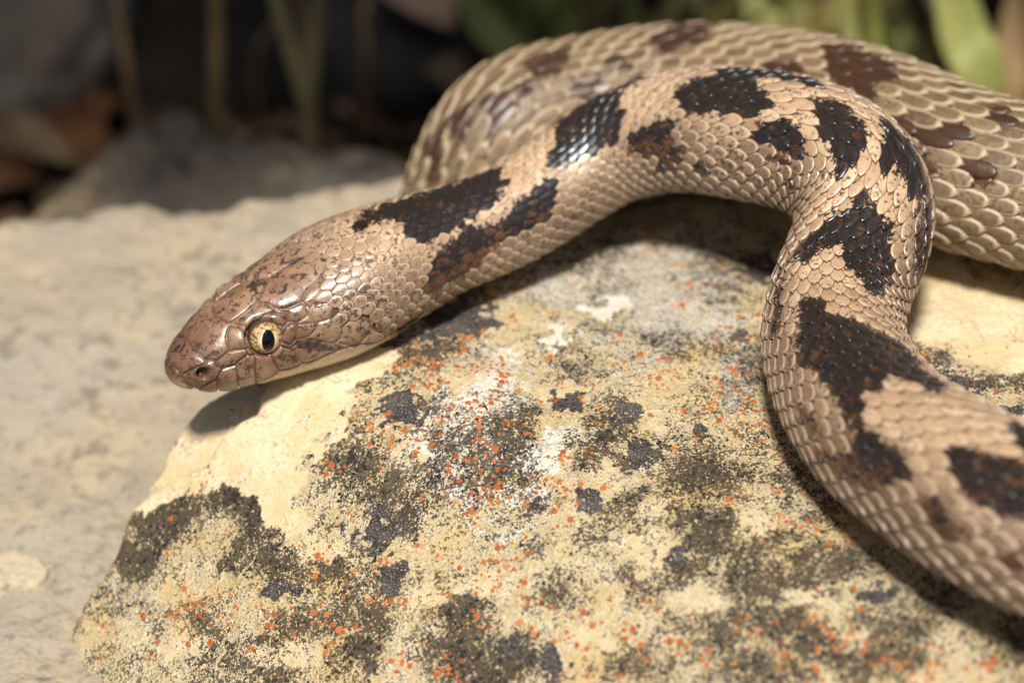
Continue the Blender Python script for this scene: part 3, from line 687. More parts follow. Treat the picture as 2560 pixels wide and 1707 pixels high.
# dark flecks of the head: temple stripe, lore, crown
HB = [(HC([(1050,1085),(1160,1070),(1390,1140),(1330,1175),(1100,1160),(1040,1130)]), .75), (HC([(700,700),(850,640),(830,690),(720,760)]), .8), (HC([(1030,500),(1150,420),(1160,450),(1040,560)]), .8), (HC([(210,1130),(265,1085),(230,1190),(190,1260)]), .6), (HC([(190,1060),(240,1050),(250,1110),(200,1150)]), .3),
      (HC([(255,1110),(290,1130),(370,1230),(330,1220)]), .4), (HC([(1490,1000),(1600,980),(1600,1040),(1510,1080)]), .5), (HC([(900,1160),(1020,1160),(1080,1250),(930,1240)]), .45), (HC([(900,740),(1000,700),(980,760),(910,780)]), .5), (HC([(1070,700),(1200,640),(1100,760)]), .0)]
hd_ = np.full(len(Pm), -1.0)
for poly, stv in HB:
    dd = sdist(px[k], py[k], poly); hd_[k] = np.maximum(hd_[k], np.clip(dd / 10., -1, stv))
dk = np.where(hin > .5, hd_, dk)
hind = sstep(sB - 40, sB - 10, S2.ravel()) * 1.0
cosT = np.cos(T2.ravel())
belly = sstep(-.45, -.75, cosT) * (1 - hin)
lip = np.zeros(len(Pm)); lip[k] = sstep(-14, 16, py[k] - mline[k]); lip *= hin
plate = np.zeros(len(Pm)); plate[k] = sstep(1060, 1250, 2.936 * (px[k] - 380) + 0 * py[k]) * hin[k]
F = gridfaces(len(sh), nth, True)
snake = empty('snake', (0, 0, 0), label='tan snake with dark brown blotches draped over the lichen rock', category='snake')
mskin = skin_material()
body = link('body', mesh('body', Pb, F[:, ::-1], dict(dark=dk, seam=np.maximum(sg, mg * .9), hind=hind, belly=belly, nos=nos, head=hin, lip=lip, plate=plate, snout=sstep(24, 29.5, xh) * hin)), mskin, snake)

# ---- dorsal scales
NROW = 27; THV = math.radians(122)
L_step = np.where(ss < sN, 1.55, np.clip(rr * (.305 + .065 * sstep(sN + 25, sN + 75, ss)), .6, 4))
L_step = np.convolve(np.pad(L_step, 100, mode='edge'), np.ones(201) / 201, 'valid')
Q = np.concatenate([[0], np.cumsum((ss[1:] - ss[:-1]) / L_step[1:])])
def s_of_q(q): return np.interp(q, Q, ss)
rs = np.random.default_rng(12)
uu = np.array([-1, -.86, -.6, -.3, 0, .28, .52, .72, .86, .95, 1.0]); vv = np.array([-1, -.93, -.72, -.4, 0, .4, .72, .93, 1])
sc_list = []
qsw = float(np.interp(sB - 50, ss, Q))       # the row count drops where the body lies hidden
for i in range(int(Q[-1]) - 6):
    nr = NROW if i < qsw else 25
    for j in range(nr):
        sc_list.append((i + .5 * (j % 2), (j - (nr - 1) / 2) / ((nr - 1) / 2), 2 * THV / (nr - 1)))
sc_list = np.array(sc_list)
qc, jc, dth_ = sc_list[:, 0], sc_list[:, 1] * 14, sc_list[:, 2]
s_c = s_of_q(qc); th_c = jc / 14 * THV
Pc, Nc = surf(s_c, th_c)
pxc, pyc = half_px(Pc)
keep = (s_c > sN - 26) & ((s_c > sN - 2) | ~inside(pxc, pyc, HEADPOLY))
# leave the throat bare: only the flanks carry scales beside the jaw
keep &= ~((s_c < sN - 4) & (np.abs(th_c) > math.radians(112)))
dth = dth_[keep][:, None, None]
qc, jc, s_c, th_c, Pc, Nc = qc[keep], jc[keep], s_c[keep], th_c[keep], Pc[keep], Nc[keep]
n = len(qc); nu, nv = len(uu), len(vv)
rnd = rs.uniform(0, 1, n)
headish = sstep(sN - 3, sN - 14, s_c)                 # rounder, flatter scales on the nape
edge_row = sstep(10.5, 14, np.abs(jc))            # wider scales low on the flank
hnd = sstep(sB - 40, sB - 10, s_c)
A = (.74 - .20 * headish - .09 * hnd)[:, None, None]
hnd = sstep(sB - 40, sB - 10, s_c)
B = (.765 + .15 * edge_row - .10 * hnd + .0 * headish)[:, None, None]
w_round = (1 - np.abs(uu) ** 2.4) ** .60; w_lance = np.where(uu > 0, (1 - np.abs(uu) ** 1.9) ** .85, (1 - np.abs(uu) ** 2.2) ** .65)
w_nape = 1 - .62 * np.abs(uu) ** 1.3
w_round[[0, -1]] = .12, .10; w_lance[[0, -1]] = .12, .06
kr = hnd[:, None]; kn = headish[:, None]
wprof = ((w_round[None] * kr + w_lance[None] * (1 - kr)) * (1 - kn) + w_nape[None] * kn)[:, :, None]
U3 = uu[None, :, None]; V3 = vv[None, None, :]
jit = rs.normal(0, .03, (n, 2))
q3 = qc[:, None, None] + jit[:, 0, None, None] + A * (U3 - .22 * (V3 ** 2) * (U3 ** 2) * np.sign(U3) * .5) + 0 * V3
b3 = B * wprof * V3
th3 = th_c[:, None, None] + (b3 + jit[:, 1, None, None] * .5) * dth
s3 = s_of_q(q3)
Lc = np.interp(s_c, ss, L_step)[:, None, None]
rimf = np.maximum(np.abs(V3) * np.ones_like(U3), np.clip(U3, 0, 1) ** 1.0 * np.ones_like(V3)) * np.ones((n, 1, 1))
lift = (.195 * (1 - .45 * headish - .35 * hnd))[:, None, None] * Lc
h3 = lift * (.10 + .25 * headish[:, None, None] + .95 * ((U3 + 1) / 2) ** 1.15) + .055 * Lc * (1 - .2 * headish[:, None, None]) * (1 - np.abs(V3) ** 2.6) * (1 - .55 * U3 ** 2)
fall = sstep(.90, 1.0, rimf)
h3 = h3 - fall * lift * .75
P3, N3 = surf(s3.ravel(), th3.ravel(), h3.ravel())
dk3 = dark_attr(P3, N3, s3.ravel(), th3.ravel()).reshape(n, nu, nv)
dk3 = .40 * dk3 + .60 * dk3[:, 5:7, 4].mean(1)[:, None, None]      # colour changes mostly scale by scale
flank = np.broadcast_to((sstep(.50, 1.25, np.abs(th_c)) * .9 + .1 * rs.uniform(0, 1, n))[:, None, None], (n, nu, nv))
hind3 = np.broadcast_to(sstep(sB - 40, sB - 10, s_c)[:, None, None], (n, nu, nv))
red = np.broadcast_to(np.clip(.35 * rs.uniform(0, 1, n) + .5 * sstep(.5, 1.5, np.abs(th_c)) + .08 * (s_c > sN + 60), 0, 1)[:, None, None], (n, nu, nv))
rnd3 = np.broadcast_to(rnd[:, None, None], (n, nu, nv)); tip3 = np.broadcast_to(U3, (n, nu, nv)); rim3 = np.broadcast_to(rimf, (n, nu, nv))
V4 = P3.reshape(n, nu * nv, 3)
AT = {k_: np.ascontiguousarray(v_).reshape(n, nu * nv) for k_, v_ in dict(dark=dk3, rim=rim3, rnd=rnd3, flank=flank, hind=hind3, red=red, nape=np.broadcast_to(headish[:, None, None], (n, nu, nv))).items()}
gf = gridfaces(nu, nv)
# the 300 scales that show largest become parts of their own
face = np.einsum('ij,ij->i', Nc, CAM - Pc) / np.linalg.norm(CAM - Pc, axis=1)
cx, cy, cz = proj(Pc)
vis = (face > .25) & (cx > 40) & (cx < 2520) & (cy > 60) & (cy < 1660) & (s_c < STOT - 50) & ~((s_c > sA + 5) & (s_c < sB - 5))
ia = np.where(s_c < sA)[0]
occ = np.zeros(n, bool)                                # hind scales hidden by the front loop
iv = ia[::3]
for kk in np.where(vis & (s_c > sB - 20))[0]:
    dd = np.hypot(cx[iv] - cx[kk], cy[iv] - cy[kk]); mk = dd < 45
    if mk.any() and (cz[iv][mk] < cz[kk] - 3).any(): occ[kk] = True
area = face * (np.interp(s_c, ss, L_step) / (1 + cz / DIST)) ** 2 * (vis & ~occ)
big = np.zeros(n, bool); big[np.argsort(-area)[:300]] = True
mscale = scale_material()
for kk in np.where(big)[0]:
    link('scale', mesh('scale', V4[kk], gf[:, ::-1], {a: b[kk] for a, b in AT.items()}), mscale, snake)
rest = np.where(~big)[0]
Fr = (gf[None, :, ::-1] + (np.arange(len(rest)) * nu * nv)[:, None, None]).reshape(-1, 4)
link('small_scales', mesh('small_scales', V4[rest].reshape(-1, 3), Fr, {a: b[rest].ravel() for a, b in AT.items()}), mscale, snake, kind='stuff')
print('scales', n)
# ---- belly scutes
def mat_scute():
    m = M('belly_scute'); rim = m.attr('rim'); d = m.attr('dark'); n1 = m.noise(.7, 3)
    c = m.mix(m.ramp(m.noise(4, 2), .3, .7), (.55, .43, .27), (.66, .54, .37))
    c = m.mix(m.ramp(m.add(d, m.mul(n1, .9)), .85, 1.0, 0, .85), c, (.10, .075, .055))
    c = m.mix(m.ramp(rim, .85, .97, 0, .35), c, (.36, .26, .16))
    return m.out(c, .38, .5)
u2 = np.array([-1, -.7, -.35, 0, .35, .65, .85, .95, 1.0]); v2 = np.linspace(-1, 1, 33)
qs = np.arange(int(np.interp(sN - 6, ss, Q)), int(Q[-1]) - 6) + .25
U5 = u2[None, :, None]; V5 = v2[None, None, :]
thb = math.radians(64)
bow = .55 * (np.abs(V5) ** 2.2)
q5 = qs[:, None, None] + .72 * U5 - bow + .2
th5 = np.pi + thb * V5 * (1 + 0 * U5) * (1 - .06 * (U5 > .9)) + 0 * q5
L5 = np.interp(s_of_q(qs), ss, L_step)[:, None, None]
h5 = .15 * L5 * ((U5 + 1) / 2) - sstep(.9, 1, U5) * .10 * L5 + 0 * V5
s5 = s_of_q(q5)
P5, N5 = surf(s5.ravel(), th5.ravel(), (h5 + 0 * q5).ravel())
gs5 = gridfaces(len(u2), len(v2))
F5 = (gs5[None, :, ::-1] + (np.arange(len(qs)) * len(u2) * len(v2))[:, None, None]).reshape(-1, 4)
dkb = np.where(np.abs(V5) > .5, rs.uniform(0, .75, len(qs))[:, None, None], 0) + 0 * q5
link('belly_scutes', mesh('belly_scutes', P5, F5, dict(rim=(np.broadcast_to(U5, q5.shape)).ravel(), dark=dkb.ravel())), mat_scute(), snake, kind='stuff')
# ---- eyes
def cap(R, ang0, ang1, ell=(1, 1), nr=14, na=48):
    a = np.linspace(ang0, ang1, nr); t = np.linspace(0, 2 * np.pi, na, endpoint=False)
    A_, T_ = np.meshgrid(a, t, indexing='ij')
    x = R * np.sin(A_ * (ell[0] if True else 1)) * np.cos(T_) ; y = R * np.sin(A_ * ell[1]) * np.sin(T_)
    z = np.sqrt(np.clip(R * R - x * x - y * y, 0, None)) * np.sign(np.cos(A_))
    return np.stack([x, y, z], -1).reshape(-1, 3), gridfaces(nr, na, True), (A_ / max(ang1, 1e-6)).ravel()
def mat_eye(kind):
    m = M('eye_' + kind)
    if kind == 'pupil': c = (.004, .004, .005)
    elif kind == 'socket': c = (.07, .045, .03)
    else:
        r = m.attr('rad'); n1, n2 = m.noise(.35, 4, .7, dist=.6), m.noise(.16, 3, off=.5)
        c = m.mix(m.ramp(r, .35, .60), (.86, .70, .42), (.60, .42, .20))
        c = m.mix(m.mul(m.ramp(n1, .47, .58), m.ramp(r, .42, .62)), c, (.13, .07, .03))
        c = m.mix(m.ramp(r, .80, 1.0, 0, .75), c, (.16, .09, .045))
        c = m.mix(m.mul(m.ramp(n2, .55, .7), .5), c, (.24, .12, .05))
    return m.out(c, .16 if kind != 'socket' else .3, .35, Coat_Weight=.35, Coat_Roughness=.08)
me_, mi_, mp_ = mat_eye('socket'), mat_eye('iris'), mat_eye('pupil')
for side in (1, -1):
    # the eye's place: where its pixel ray meets the left flank
    xe = 21.35; zc = 5.05
    yw = 3.62
    Rr = 1.86
    Ce = NECK + HF * xe + HL * yw * side + np.array([0, 0, zc - 6.0])
    nrm = HL * side * .93 + HF * .25 + np.array([0, 0, .24]); nrm /= np.linalg.norm(nrm)
    upv = np.array([0, 0, 1.]) - nrm * nrm[2]; upv -= HF * .10; upv -= nrm * (upv @ nrm); upv /= np.linalg.norm(upv); rgt = np.cross(upv, nrm)
    Rm = np.stack([rgt, upv, nrm], 0)
    v_, f_, r_ = cap(Rr, 0.02, 2.9, nr=24)
    eye = link('eye', mesh('eye', v_ @ Rm + Ce, f_), me_, snake)
    def sub(nm, R, a1, ell, mt):
        v_, f_, r_ = cap(R, 0.0, a1, ell)
        o = bpy.data.objects.new(nm, mesh(nm, v_ @ Rm + Ce, f_, dict(rad=r_))); COL.objects.link(o); o.data.materials.append(mt)
        o.parent = eye; o.matrix_parent_inverse = Matrix.Identity(4)
    sub('iris', Rr + .012, 1.12, (1, 1), mi_)
    sub('pupil', Rr + .03, .50, (.72, 1.30), mp_)
# ------------------------------------------------------------------ ground, farther stones, plants and litter
def ground():
    a = np.concatenate([-np.geomspace(3000, 220, 24), np.linspace(-200, 220, 180), np.geomspace(240, 3000, 24)])
    X, Y = np.meshgrid(a, a, indexing='ij')
    amp = sstep(260, 200, np.hypot(X, Y))
    Z = -62 + amp * (2.0 * fbm(X / 25, Y / 25, seed=50, octv=4) - .5)
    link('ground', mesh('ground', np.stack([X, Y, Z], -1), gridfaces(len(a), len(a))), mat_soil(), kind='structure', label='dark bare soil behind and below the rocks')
ground()
def stone_field(name, poly, zfun, mat, R, label, step=.6, seed=1, wobf=12, wob=2.0, base=-63, rough=.8):
    p = np.array(poly); x = np.arange(p[:, 0].min() - 8, p[:, 0].max() + 8, step); y = np.arange(p[:, 1].min() - 8, p[:, 1].max() + 8, step)
    X, Y = np.meshgrid(x, y, indexing='ij')
    d = sdist(X, Y, poly) + wob * fbm(X / wobf, Y / wobf, seed=seed, octv=4)
    Z = zfun(X, Y) + rough * fbm(X / 9, Y / 9, seed=seed + 5, octv=4) + .25 * rough * fbm(X / 2, Y / 2, seed=seed + 8, octv=2) - edge_drop(d, R)
    k = Z > base; Z = np.maximum(Z, base)
    F = gridfaces(*X.shape); F = F[k.ravel()[F].any(1)]; us, inv = np.unique(F, return_inverse=True)
    V = np.stack([X, Y, Z], -1).reshape(-1, 3)[us]
    return link(name, mesh(name, V, inv.reshape(F.shape)), mat, label=label, category='rock')
# pale slab at the left, a good way below the near rock
def slab_z(X, Y): return -24.5 + .17 * splus(Y + 5, 8) - .06 * splus(-X - 40, 8) 
R3 = on_base(np.array([-260,-100,0,109,272,440,615,762,925,1007,1150]), np.array([640,575,550,530,502,506,492,463,428,418,420]), slab_z)
slab_poly = [tuple(p[:2]) for p in R3] + [(16, 44), (12, 46), (-4, 20), (-24, -4), (-20, -70), (-60, -80), (-100, -60), (-104, 0)]
slab = stone_field('limestone_slab', slab_poly, slab_z, mat_stone('pale_slab', (.31, .262, .195), (.40, .325, .22), (.345, .30, .235), 9, (.175, .15, .12), .75, 30), 3.0, 'pale grey and yellow limestone slab lying lower beside the lichen boulder', .5, 71)
# loose flake on the slab at the lower left
def flake():
    P = on_base(np.array([-60, 30, 95, 122, 110, 60, -40.]), np.array([1385, 1375, 1395, 1425, 1450, 1468, 1472.]), lambda x, y: slab_z(x, y) + .7)
    poly = [tuple(p[:2]) for p in P]
    x = np.arange(P[:, 0].min() - 2, P[:, 0].max() + 2, .2); y = np.arange(P[:, 1].min() - 2, P[:, 1].max() + 2, .2)
    X, Y = np.meshgrid(x, y, indexing='ij'); d = sdist(X, Y, poly) + .5 * fbm(X / 2.5, Y / 2.5, seed=7, octv=3)
    Z = slab_z(X, Y) + 1.0 + .12 * fbm(X / 4, Y / 4, seed=8, octv=3) - edge_drop(d, .25)
    k = d > -.5; F = gridfaces(*X.shape); F = F[k.ravel()[F].all(1)]; us, inv = np.unique(F, return_inverse=True)
    link('stone_flake', mesh('stone_flake', np.stack([X, Y, Z], -1).reshape(-1, 3)[us], inv.reshape(F.shape)), mat_stone('flake', (.46, .38, .26), (.52, .43, .29), (.44, .37, .26), 6, (.3, .25, .18), .4), label='thin cream stone flake lying on the pale slab', category='stone')
flake()
# dark grey rock behind the slab
def grey_z(X, Y): return -46 + .40 * splus(Y - 52, 5) - .16 * splus(Y - 100, 6) - 0.06 * splus(X + 30, 8)
G3 = on_base(np.array([-40,27,109,218,326,408,490,571,680,816,980,1150]), np.array([560,515,455,375,292,268,275,310,312,326,352,400]), grey_z)
grey_poly = [tuple(p[:2]) for p in G3] + [(30, 66), (-20, 56), (-70, 56), (-100, 60)]
stone_field('grey_rock', grey_poly, grey_z, mat_stone('grey_rock', (.085, .074, .060), (.13, .112, .088), (.26, .195, .12), 11, (.026, .025, .025), .8, 20), 4, 'dark grey weathered rock with tan patches behind the pale slab', .7, 81, rough=1.4)
def boulder(name, px, py, z, size, mat, label, seed, rot=0):
    c = atz(np.array(float(px)), np.array(float(py)), np.array(float(z)))
    n1, n2 = 36, 56
    a = np.linspace(0.02, np.pi - .02, n1); t = np.linspace(0, 2 * np.pi, n2, endpoint=False); A_, T_ = np.meshgrid(a, t, indexing='ij')
    d = np.stack([np.sin(A_) * np.cos(T_), np.sin(A_) * np.sin(T_), np.cos(A_)], -1).reshape(-1, 3)
    f = np.abs(d) ** 2.6; r = 1 / (f.sum(1)) ** (1 / 2.6)
    r = r * (1 + .16 * fbm(d[:, 0] * 1.3, d[:, 1] * 1.3, d[:, 2] * 1.3 + .01, seed=seed, octv=4))
    v = d * r[:, None] * np.array(size); cr, sr = math.cos(rot), math.sin(rot)
    v = np.stack([v[:, 0] * cr - v[:, 1] * sr, v[:, 0] * sr + v[:, 1] * cr, v[:, 2]], -1)
    V = v + c
    zmin = V[:, 2].min(); V[:, 2] -= max(0, zmin + 61.0) if zmin > -61 else 0
    return link(name, mesh(name, V, gridfaces(n1, n2, True)[:, ::-1]), mat, label=label, category='rock')
ms1 = mat_stone('shaded_stone', (.40, .33, .24), (.50, .41, .30), (.36, .30, .23), 12, (.08, .075, .07), .5)
ms2 = mat_stone('black_stone', (.028, .026, .024), (.050, .045, .040), (.048, .036, .026), 10, (.014, .014, .014), .7)
boulder('boulder', 40, -30, -42, (20, 14, 20), ms1, 'blurred tan grey boulder leaning over the dark hollow', 3, .5)
boulder('stone', 150, 75, -49, (8, 9, 11), ms1, 'small tan stone wedged under the leaning boulder', 9, .2)
boulder('stone', 10, 235, -55, (9, 10, 8), mat_stone('pale_cobble', (.26, .225, .175), (.32, .275, .215), (.28, .24, .19), 12, (.1, .09, .08), .4), 'pale grey stone beside the brown leaves', 14, .9)
boulder('dark_stone', 640, 130, -58, (24, 14, 10), ms2, 'flat blackish stone behind the upright dry stalks', 21, .1)
boulder('dark_stone', 980, 130, -57, (26, 15, 11), ms2, 'broad black stone between the stalks and the hind coil', 27, -.2)
boulder('dark_stone', 420, 60, -58, (16, 12, 10), ms2, 'rounded black stone in the hollow near the tan boulder', 33, .4)
# blades, stalks and leaves: closed thin solids along a curved spine
def blade_mesh(pts, widths, thick, nrm, ns=26, cup=.25):
    pts = np.array(pts, float); t = np.linspace(0, 1, len(pts)); q = np.linspace(0, 1, ns)
    C = natspline(t, pts, q); w = np.interp(q, np.linspace(0, 1, len(widths)), widths)
    Tn = np.gradient(C, axis=0); Tn /= np.linalg.norm(Tn, axis=1, keepdims=True)
    nrm = np.array(nrm, float); B = np.cross(Tn, nrm); B /= np.linalg.norm(B, axis=1, keepdims=True); Nn = np.cross(B, Tn)
    prof = [(-1, cup, .2), (-.5, cup * .2, .8), (0, -.02, 1), (.5, cup * .2, .8), (1, cup, .2)]
    up = [(b, c + thick * k) for b, c, k in prof]; dn = [(b, c - thick * k) for b, c, k in prof[::-1]]
    ring = up + dn
    V = np.stack([C + B * (w * b)[:, None] + Nn * (w * c)[:, None] for b, c in ring], 1)
    F = list(gridfaces(ns, len(ring), True)); m = len(ring)
    for e in (0, ns - 1):
        for k in range(4):
            f = [e * m + k, e * m + k + 1, e * m + m - 2 - k, e * m + m - 1 - k]; F.append(np.array(f if e else f[::-1]))
    return V.reshape(-1, 3), np.array(F)
gA = mat_leaf('fresh_blade', (.16, .19, .03), (.23, .23, .05)); gB = mat_leaf('dull_blade', (.075, .085, .02), (.13, .125, .03)); gC = mat_leaf('pale_blade', (.24, .26, .07), (.32, .32, .10))
gD = mat_leaf('yellow_blade', (.22, .20, .05), (.30, .24, .08)); gE = mat_leaf('dry_stalk', (.26, .155, .07), (.35, .22, .10)); gF = mat_leaf('olive_stalk', (.24, .20, .085), (.31, .265, .12))
gR = mat_leaf('rust_leaf', (.15, .062, .026), (.22, .10, .04)); gT = mat_leaf('tan_leaf', (.22, .145, .08), (.30, .21, .115)); gP = mat_leaf('pink_leaf', (.40, .25, .17), (.48, .31, .22))
def P_(x, y, z): return atz(np.array(float(x)), np.array(float(y)), np.array(float(z)))
def along(x0, y0, x1, y1, Y0, lean=0.0, bend=0.0, n=4, ext=1.6):
    """spine of an upright blade standing at depth Y0, passing through two photo points, then rising on out of the frame"""
    out = []
    for k in range(n):
        f = k / (n - 1) * ext; x = x0 + (x1 - x0) * f + bend * f * f; y = y0 + (y1 - y0) * f
        d = rays(np.array(x), np.array(y)); Yk = Y0 + lean * f
        t = (Yk - CAM[1]) / d[1]; out.append(CAM + t * d)
    return out
def plant(name, label, cat, blades, group=None, extra=None):
    blades = list(blades)
    if extra:                             # thinner blades between the main ones
        x0, x1, n_, D0, mts = extra
        for _ in range(n_):
            xb = rng.uniform(x0, x1); w = rng.uniform(.4, 1.1) * (.55 if cat == 'stalk' else 1); yb = rng.uniform(110, 230)
            blades.append((along(xb, yb, xb + rng.normal(0, 70), 0, D0 + rng.uniform(-6, 30), rng.uniform(2, 10), rng.normal(0, 25)), [w, w * 1.15, w, w * .7, .2], .12, (rng.normal(0, .4), -1, .2), mts[int(rng.integers(len(mts)))]))
    roots = [b[0][0] for b in blades]; r0 = np.mean(roots, axis=0)
    o = empty(name, (r0[0], r0[1], -62), label=label, category=cat)
    if group: o['group'] = group
    for pts, w, th, nrm, mt in blades:
        pts = list(pts)
        # root the blade in the soil
        f = pts[0]; g0 = np.array([f[0] * .9 + r0[0] * .1, f[1] + 1.5, -63.0])
        if f[2] > -61: pts = [g0] + pts; w = [w[0]] + list(w)
        V, F = blade_mesh(pts, w, th, nrm); link('blade', mesh('blade', V, F), mt, o)
    return o
N0 = (.1, -1, .25)
plant('grass_tuft', 'pale green arching grass blades beside the black stone', 'grass', [
    (along(1290,190,1195,0,118,4,-20), [2.0,2.3,2.3,1.6,.4], .12, N0, gC), (along(1420,110,1375,0,125,6,-10), [2.4,2.6,2.4,1.6,.4], .1, (.3,-1,.2), gA),
    (along(1330,130,1300,-10,141,8,10), [1.6,1.9,1.6,.9,.3], .12, N0, gB), (along(1470,120,1490,-10,147,8,10), [1.6,2.0,1.8,1,.3], .12, N0, gE)], extra=(1210, 1520, 9, 125, [gA, gB, gC, gE]))
plant('grass_tuft', 'dark olive grass blades rising behind the top of the hind coil', 'grass', [
    (along(1580,120,1560,0,138,8,0), [2.2,2.6,2.3,1.2,.3], .12, N0, gB), (along(1680,100,1720,0,128,6,20), [2.4,2.8,2.4,1.2,.3], .1, (-.3,-1,.2), gB),
    (along(1760,100,1830,0,143,9,30), [2.0,2.4,2.0,1.1,.3], .12, N0, gD), (along(1920,110,1895,0,115,4,-10), [2.0,2.2,2.1,1.3,.3], .12, N0, gC),
    (along(1840,110,1770,-10,154,9,-10), [2.4,3.0,2.4,1.2,.3], .12, N0, gB)], extra=(1540, 1960, 14, 122, [gA, gB, gC, gD]))
plant('grass_tuft', 'yellowing grass blades crossing between the tuft and the broad leaf', 'grass', [
    (along(1990,110,2090,0,123,6,20), [2.0,2.5,2.2,1.2,.3], .12, N0, gD), (along(2050,120,1990,0,133,6,-10), [2.2,2.8,2.4,1.2,.3], .1, N0, gA),
    (along(2150,130,2210,0,138,6,20), [2.4,3.0,2.4,1.2,.3], .12, N0, gB), (along(2130,120,2060,0,151,6,0), [2.2,2.6,2.2,1.2,.3], .12, N0, gE), (along(2260,150,2240,0,143,6,0), [2.2,2.4,2.2,1.2,.3], .12, (.4,-1,.1), gB)], extra=(1980, 2330, 12, 122, [gA, gC, gD, gE]))
plant('broad_leaf_plant', 'broad blurred green strap leaf with pinkish edge behind the thick coil', 'plant', [
    (along(2450,240,2395,0,105,4,-10), [3.4,3.6,3.4,2.6,1.0], .10, (.15,-1,.25), gC), (along(2395,200,2345,0,108,4,-10), [1.2,1.4,1.2,.9,.4], .12, (.5,-1,.2), gP), (along(2520,260,2530,60,115,6,0), [2.4,2.6,2.4,1.4,.4], .12, N0, gE), (along(2610,260,2560,0,123,6,0), [2.6,3.0,2.6,1.5,.4], .12, N0, gB)])
plant('dry_stalk', 'single thin brown stalk standing behind the grey rock', 'stalk', [(along(542,255,540,0,113,3,0), [1.0,1.0,1.0,.9,.6], .8, N0, gE)])
plant('dry_stalk', 'sparse thin brown stems scattered through the dark hollow', 'stalk', [(along(330,250,300,0,118,3,-10), [.6,.7,.6,.5,.2], .5, N0, gE)], extra=(330, 1050, 3, 124, [gE, gF]))
plant('dry_stalk', 'pair of olive stalks spreading upward behind the grey rock', 'stalk', [(along(768,290,700,0,115,3,-8), [1.0,1.1,1.0,.9,.5], .8, N0, gF), (along(770,300,790,0,118,3,6), [1.1,1.2,1.1,.9,.5], .8, N0, gF)])
def leaf(name, label, x0, y0, x1, y1, z, w, mt, cat='leaf', up=(0, -.3, 1), arch=2.5):
    a, b = P_(x0, y0, z), P_(x1, y1, z); m1 = a * .66 + b * .34 + [0, 0, arch]; m2 = a * .3 + b * .7 + [0, 0, arch * .9]
    V, F = blade_mesh([a, m1, m2, b], [w * .15, w * .8, w, w * .75, w * .1], .07, up, 30, .18)
    link(name, mesh(name, V, F), mt, label=label, category=cat)
leaf('dead_leaf', 'rust orange dead leaf curled beside the grey rock', 250, 460, 130, 270, -56, 4.8, gR)
leaf('dead_leaf', 'long tan dead leaf lying at the foot of the grey rock', -120, 330, 190, 410, -54, 4.0, gT)
leaf('dead_leaf', 'dark brown dead leaf under the tan one', -80, 480, 110, 455, -57, 3.8, gR)
leaf('dead_leaf', 'small tan dead leaf leaning toward the hind coil', 1165, 255, 1070, 170, -50, 3.0, gT)
leaf('dead_leaf', 'pinkish brown dead leaf on the broad black stone', 960, -30, 1130, 70, -44, 5.0, gP)
leaf('dead_leaf', 'narrow brown dead leaf in the black hollow', 300, 250, 220, 330, -58, 2.8, gR)
# small litter
def litter():
    n = 1500; Vs, Fs, k0 = [], [], 0
    bx = np.array([(-1,-1,-1),(1,-1,-1),(1,1,-1),(-1,1,-1),(-1,-1,1),(1,-1,1),(1,1,1),(-1,1,1)], float); bf = np.array([(0,3,2,1),(4,5,6,7),(0,1,5,4),(1,2,6,5),(2,3,7,6),(3,0,4,7)])
    for k in range(n):
        x, y = rng.uniform(-110, 120), rng.uniform(70, 240); a = rng.uniform(0, 3.14); L = rng.uniform(2, 9); w = rng.uniform(.25, .9)
        v = bx * [L, w, w * .5]; tl = rng.uniform(-.25, .25); v = np.stack([v[:, 0] * math.cos(a) - v[:, 1] * math.sin(a), v[:, 0] * math.sin(a) + v[:, 1] * math.cos(a), v[:, 2] + v[:, 0] * tl], -1)
        Vs.append(v + [x, y, -61 + abs(tl) * L + rng.uniform(0, 1.5)]); Fs.append(bf + k0); k0 += 8
    m = M('litter'); n1 = m.noise(12, 2); c = m.mix(m.ramp(n1, .4, .65), (.06, .04, .025), (.22, .125, .06)); c = m.mix(m.ramp(m.noise(5, 1, off=.4), .55, .65), c, (.36, .26, .16))
    link('leaf_litter', mesh('leaf_litter', np.concatenate(Vs), np.concatenate(Fs), smooth=False), m.out(c, .9, .2), kind='stuff', label='scattered dark twigs and dry scraps on the soil', category='litter')
litter()
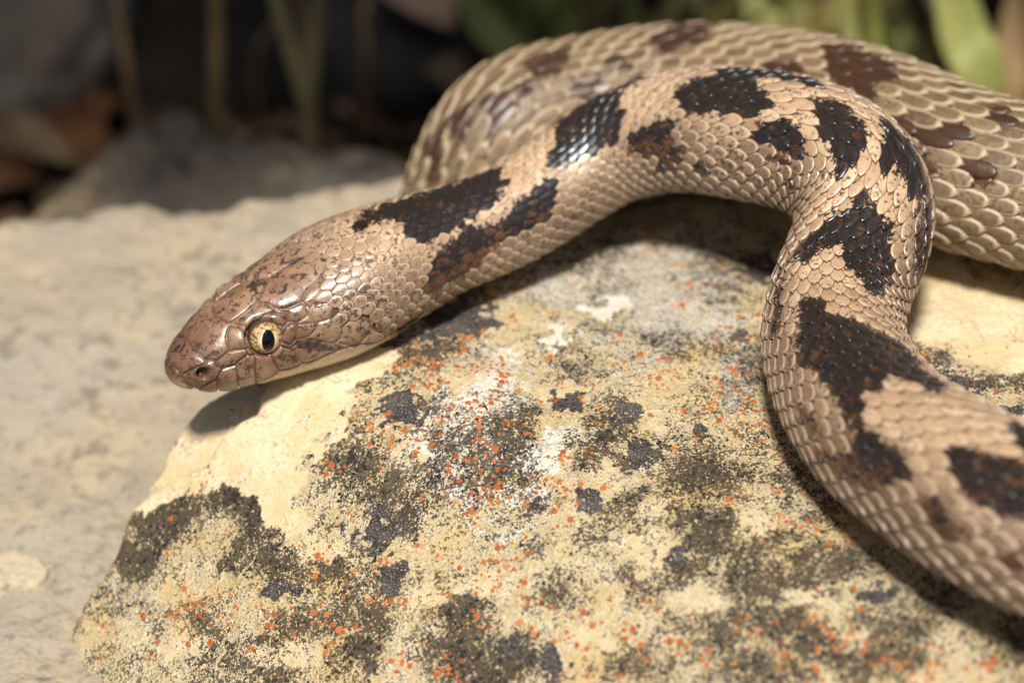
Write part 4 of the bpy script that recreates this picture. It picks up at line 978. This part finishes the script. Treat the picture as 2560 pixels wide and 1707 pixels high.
# out-of-view bush added only to keep the ground behind in shade
def shade_shrub():
    o = empty('shade_shrub', (40, 270, -62), label='unseen leafy bush added to shade the soil behind the rocks', category='shade_shrub')
    mb = mat_leaf('bark', (.09, .07, .05), (.14, .11, .08), .9)
    def tube(pts, r0, r1, nm):
        pts = np.array(pts, float); q = np.linspace(0, 1, 24); C = natspline(np.linspace(0, 1, len(pts)), pts, q); Tn = np.gradient(C, axis=0); Tn /= np.linalg.norm(Tn, axis=1, keepdims=True)
        a = np.cross(Tn, [.3, .2, .1]); a /= np.linalg.norm(a, axis=1, keepdims=True); b = np.cross(Tn, a); t = np.linspace(0, 2 * np.pi, 10, endpoint=False); r = np.linspace(r0, r1, 24)
        V = C[:, None] + r[:, None, None] * (np.cos(t)[None, :, None] * a[:, None] + np.sin(t)[None, :, None] * b[:, None])
        link(nm, mesh(nm, V, gridfaces(24, 10, True)), mb, o)
    tube([(40, 270, -66), (30, 262, 20), (10, 240, 90), (0, 200, 140)], 11, 5, 'trunk')
    for ex, ey in ((-110, 110), (0, 90), (110, 110), (-60, 260), (90, 280), (-150, 190), (160, 200)): tube([(8, 235, 95), (ex * .5, (ey + 235) / 2, 140), (ex, ey, 150)], 4, 1.2, 'branch')
    n = 4800
    c = np.stack([rng.uniform(-260, 260, n), rng.uniform(0, 420, n), 118 + rng.uniform(0, 1, n) * 90], -1)
    c[:, 2] -= 45 * sstep(90, 150, c[:, 1])
    c = c[c[:, 1] > 4 + 40 * sstep(-15, 25, c[:, 0]) + 10 * noise(c[:, 0] / 25, c[:, 2] / 40, seed=3)]
    c = c[(np.hypot(c[:, 0] / 260, (c[:, 1] - 210) / 215) ** 1 < 1.05)]
    n = len(c); d = rng.normal(0, 1, (n, 3)); d[:, 2] *= .4; d /= np.linalg.norm(d, axis=1, keepdims=True)
    nn = rng.normal(0, .45, (n, 3)) + [0, 0, 1]; s_ = np.cross(d, nn); s_ /= np.linalg.norm(s_, axis=1, keepdims=True); nn = np.cross(s_, d)
    L = rng.uniform(11, 19, n)[:, None]; w = L * .36
    V = np.stack([c - d * L, c - d * L * .2 + s_ * w, c + d * L, c - d * L * .2 - s_ * w, c - nn * L * .08 * 0 + nn * .12 * L], 1).reshape(-1, 3)
    b = np.arange(n)[:, None] * 5
    F = np.concatenate([b + [0, 1, 4], b + [1, 2, 4], b + [2, 3, 4], b + [3, 0, 4]])
    link('crown', mesh('crown', V, F), mat_leaf('shade_shrub_leaf', (.04, .07, .02), (.07, .10, .03)), o, kind='stuff')  # leaves added above the view to block sun from the background
shade_shrub()
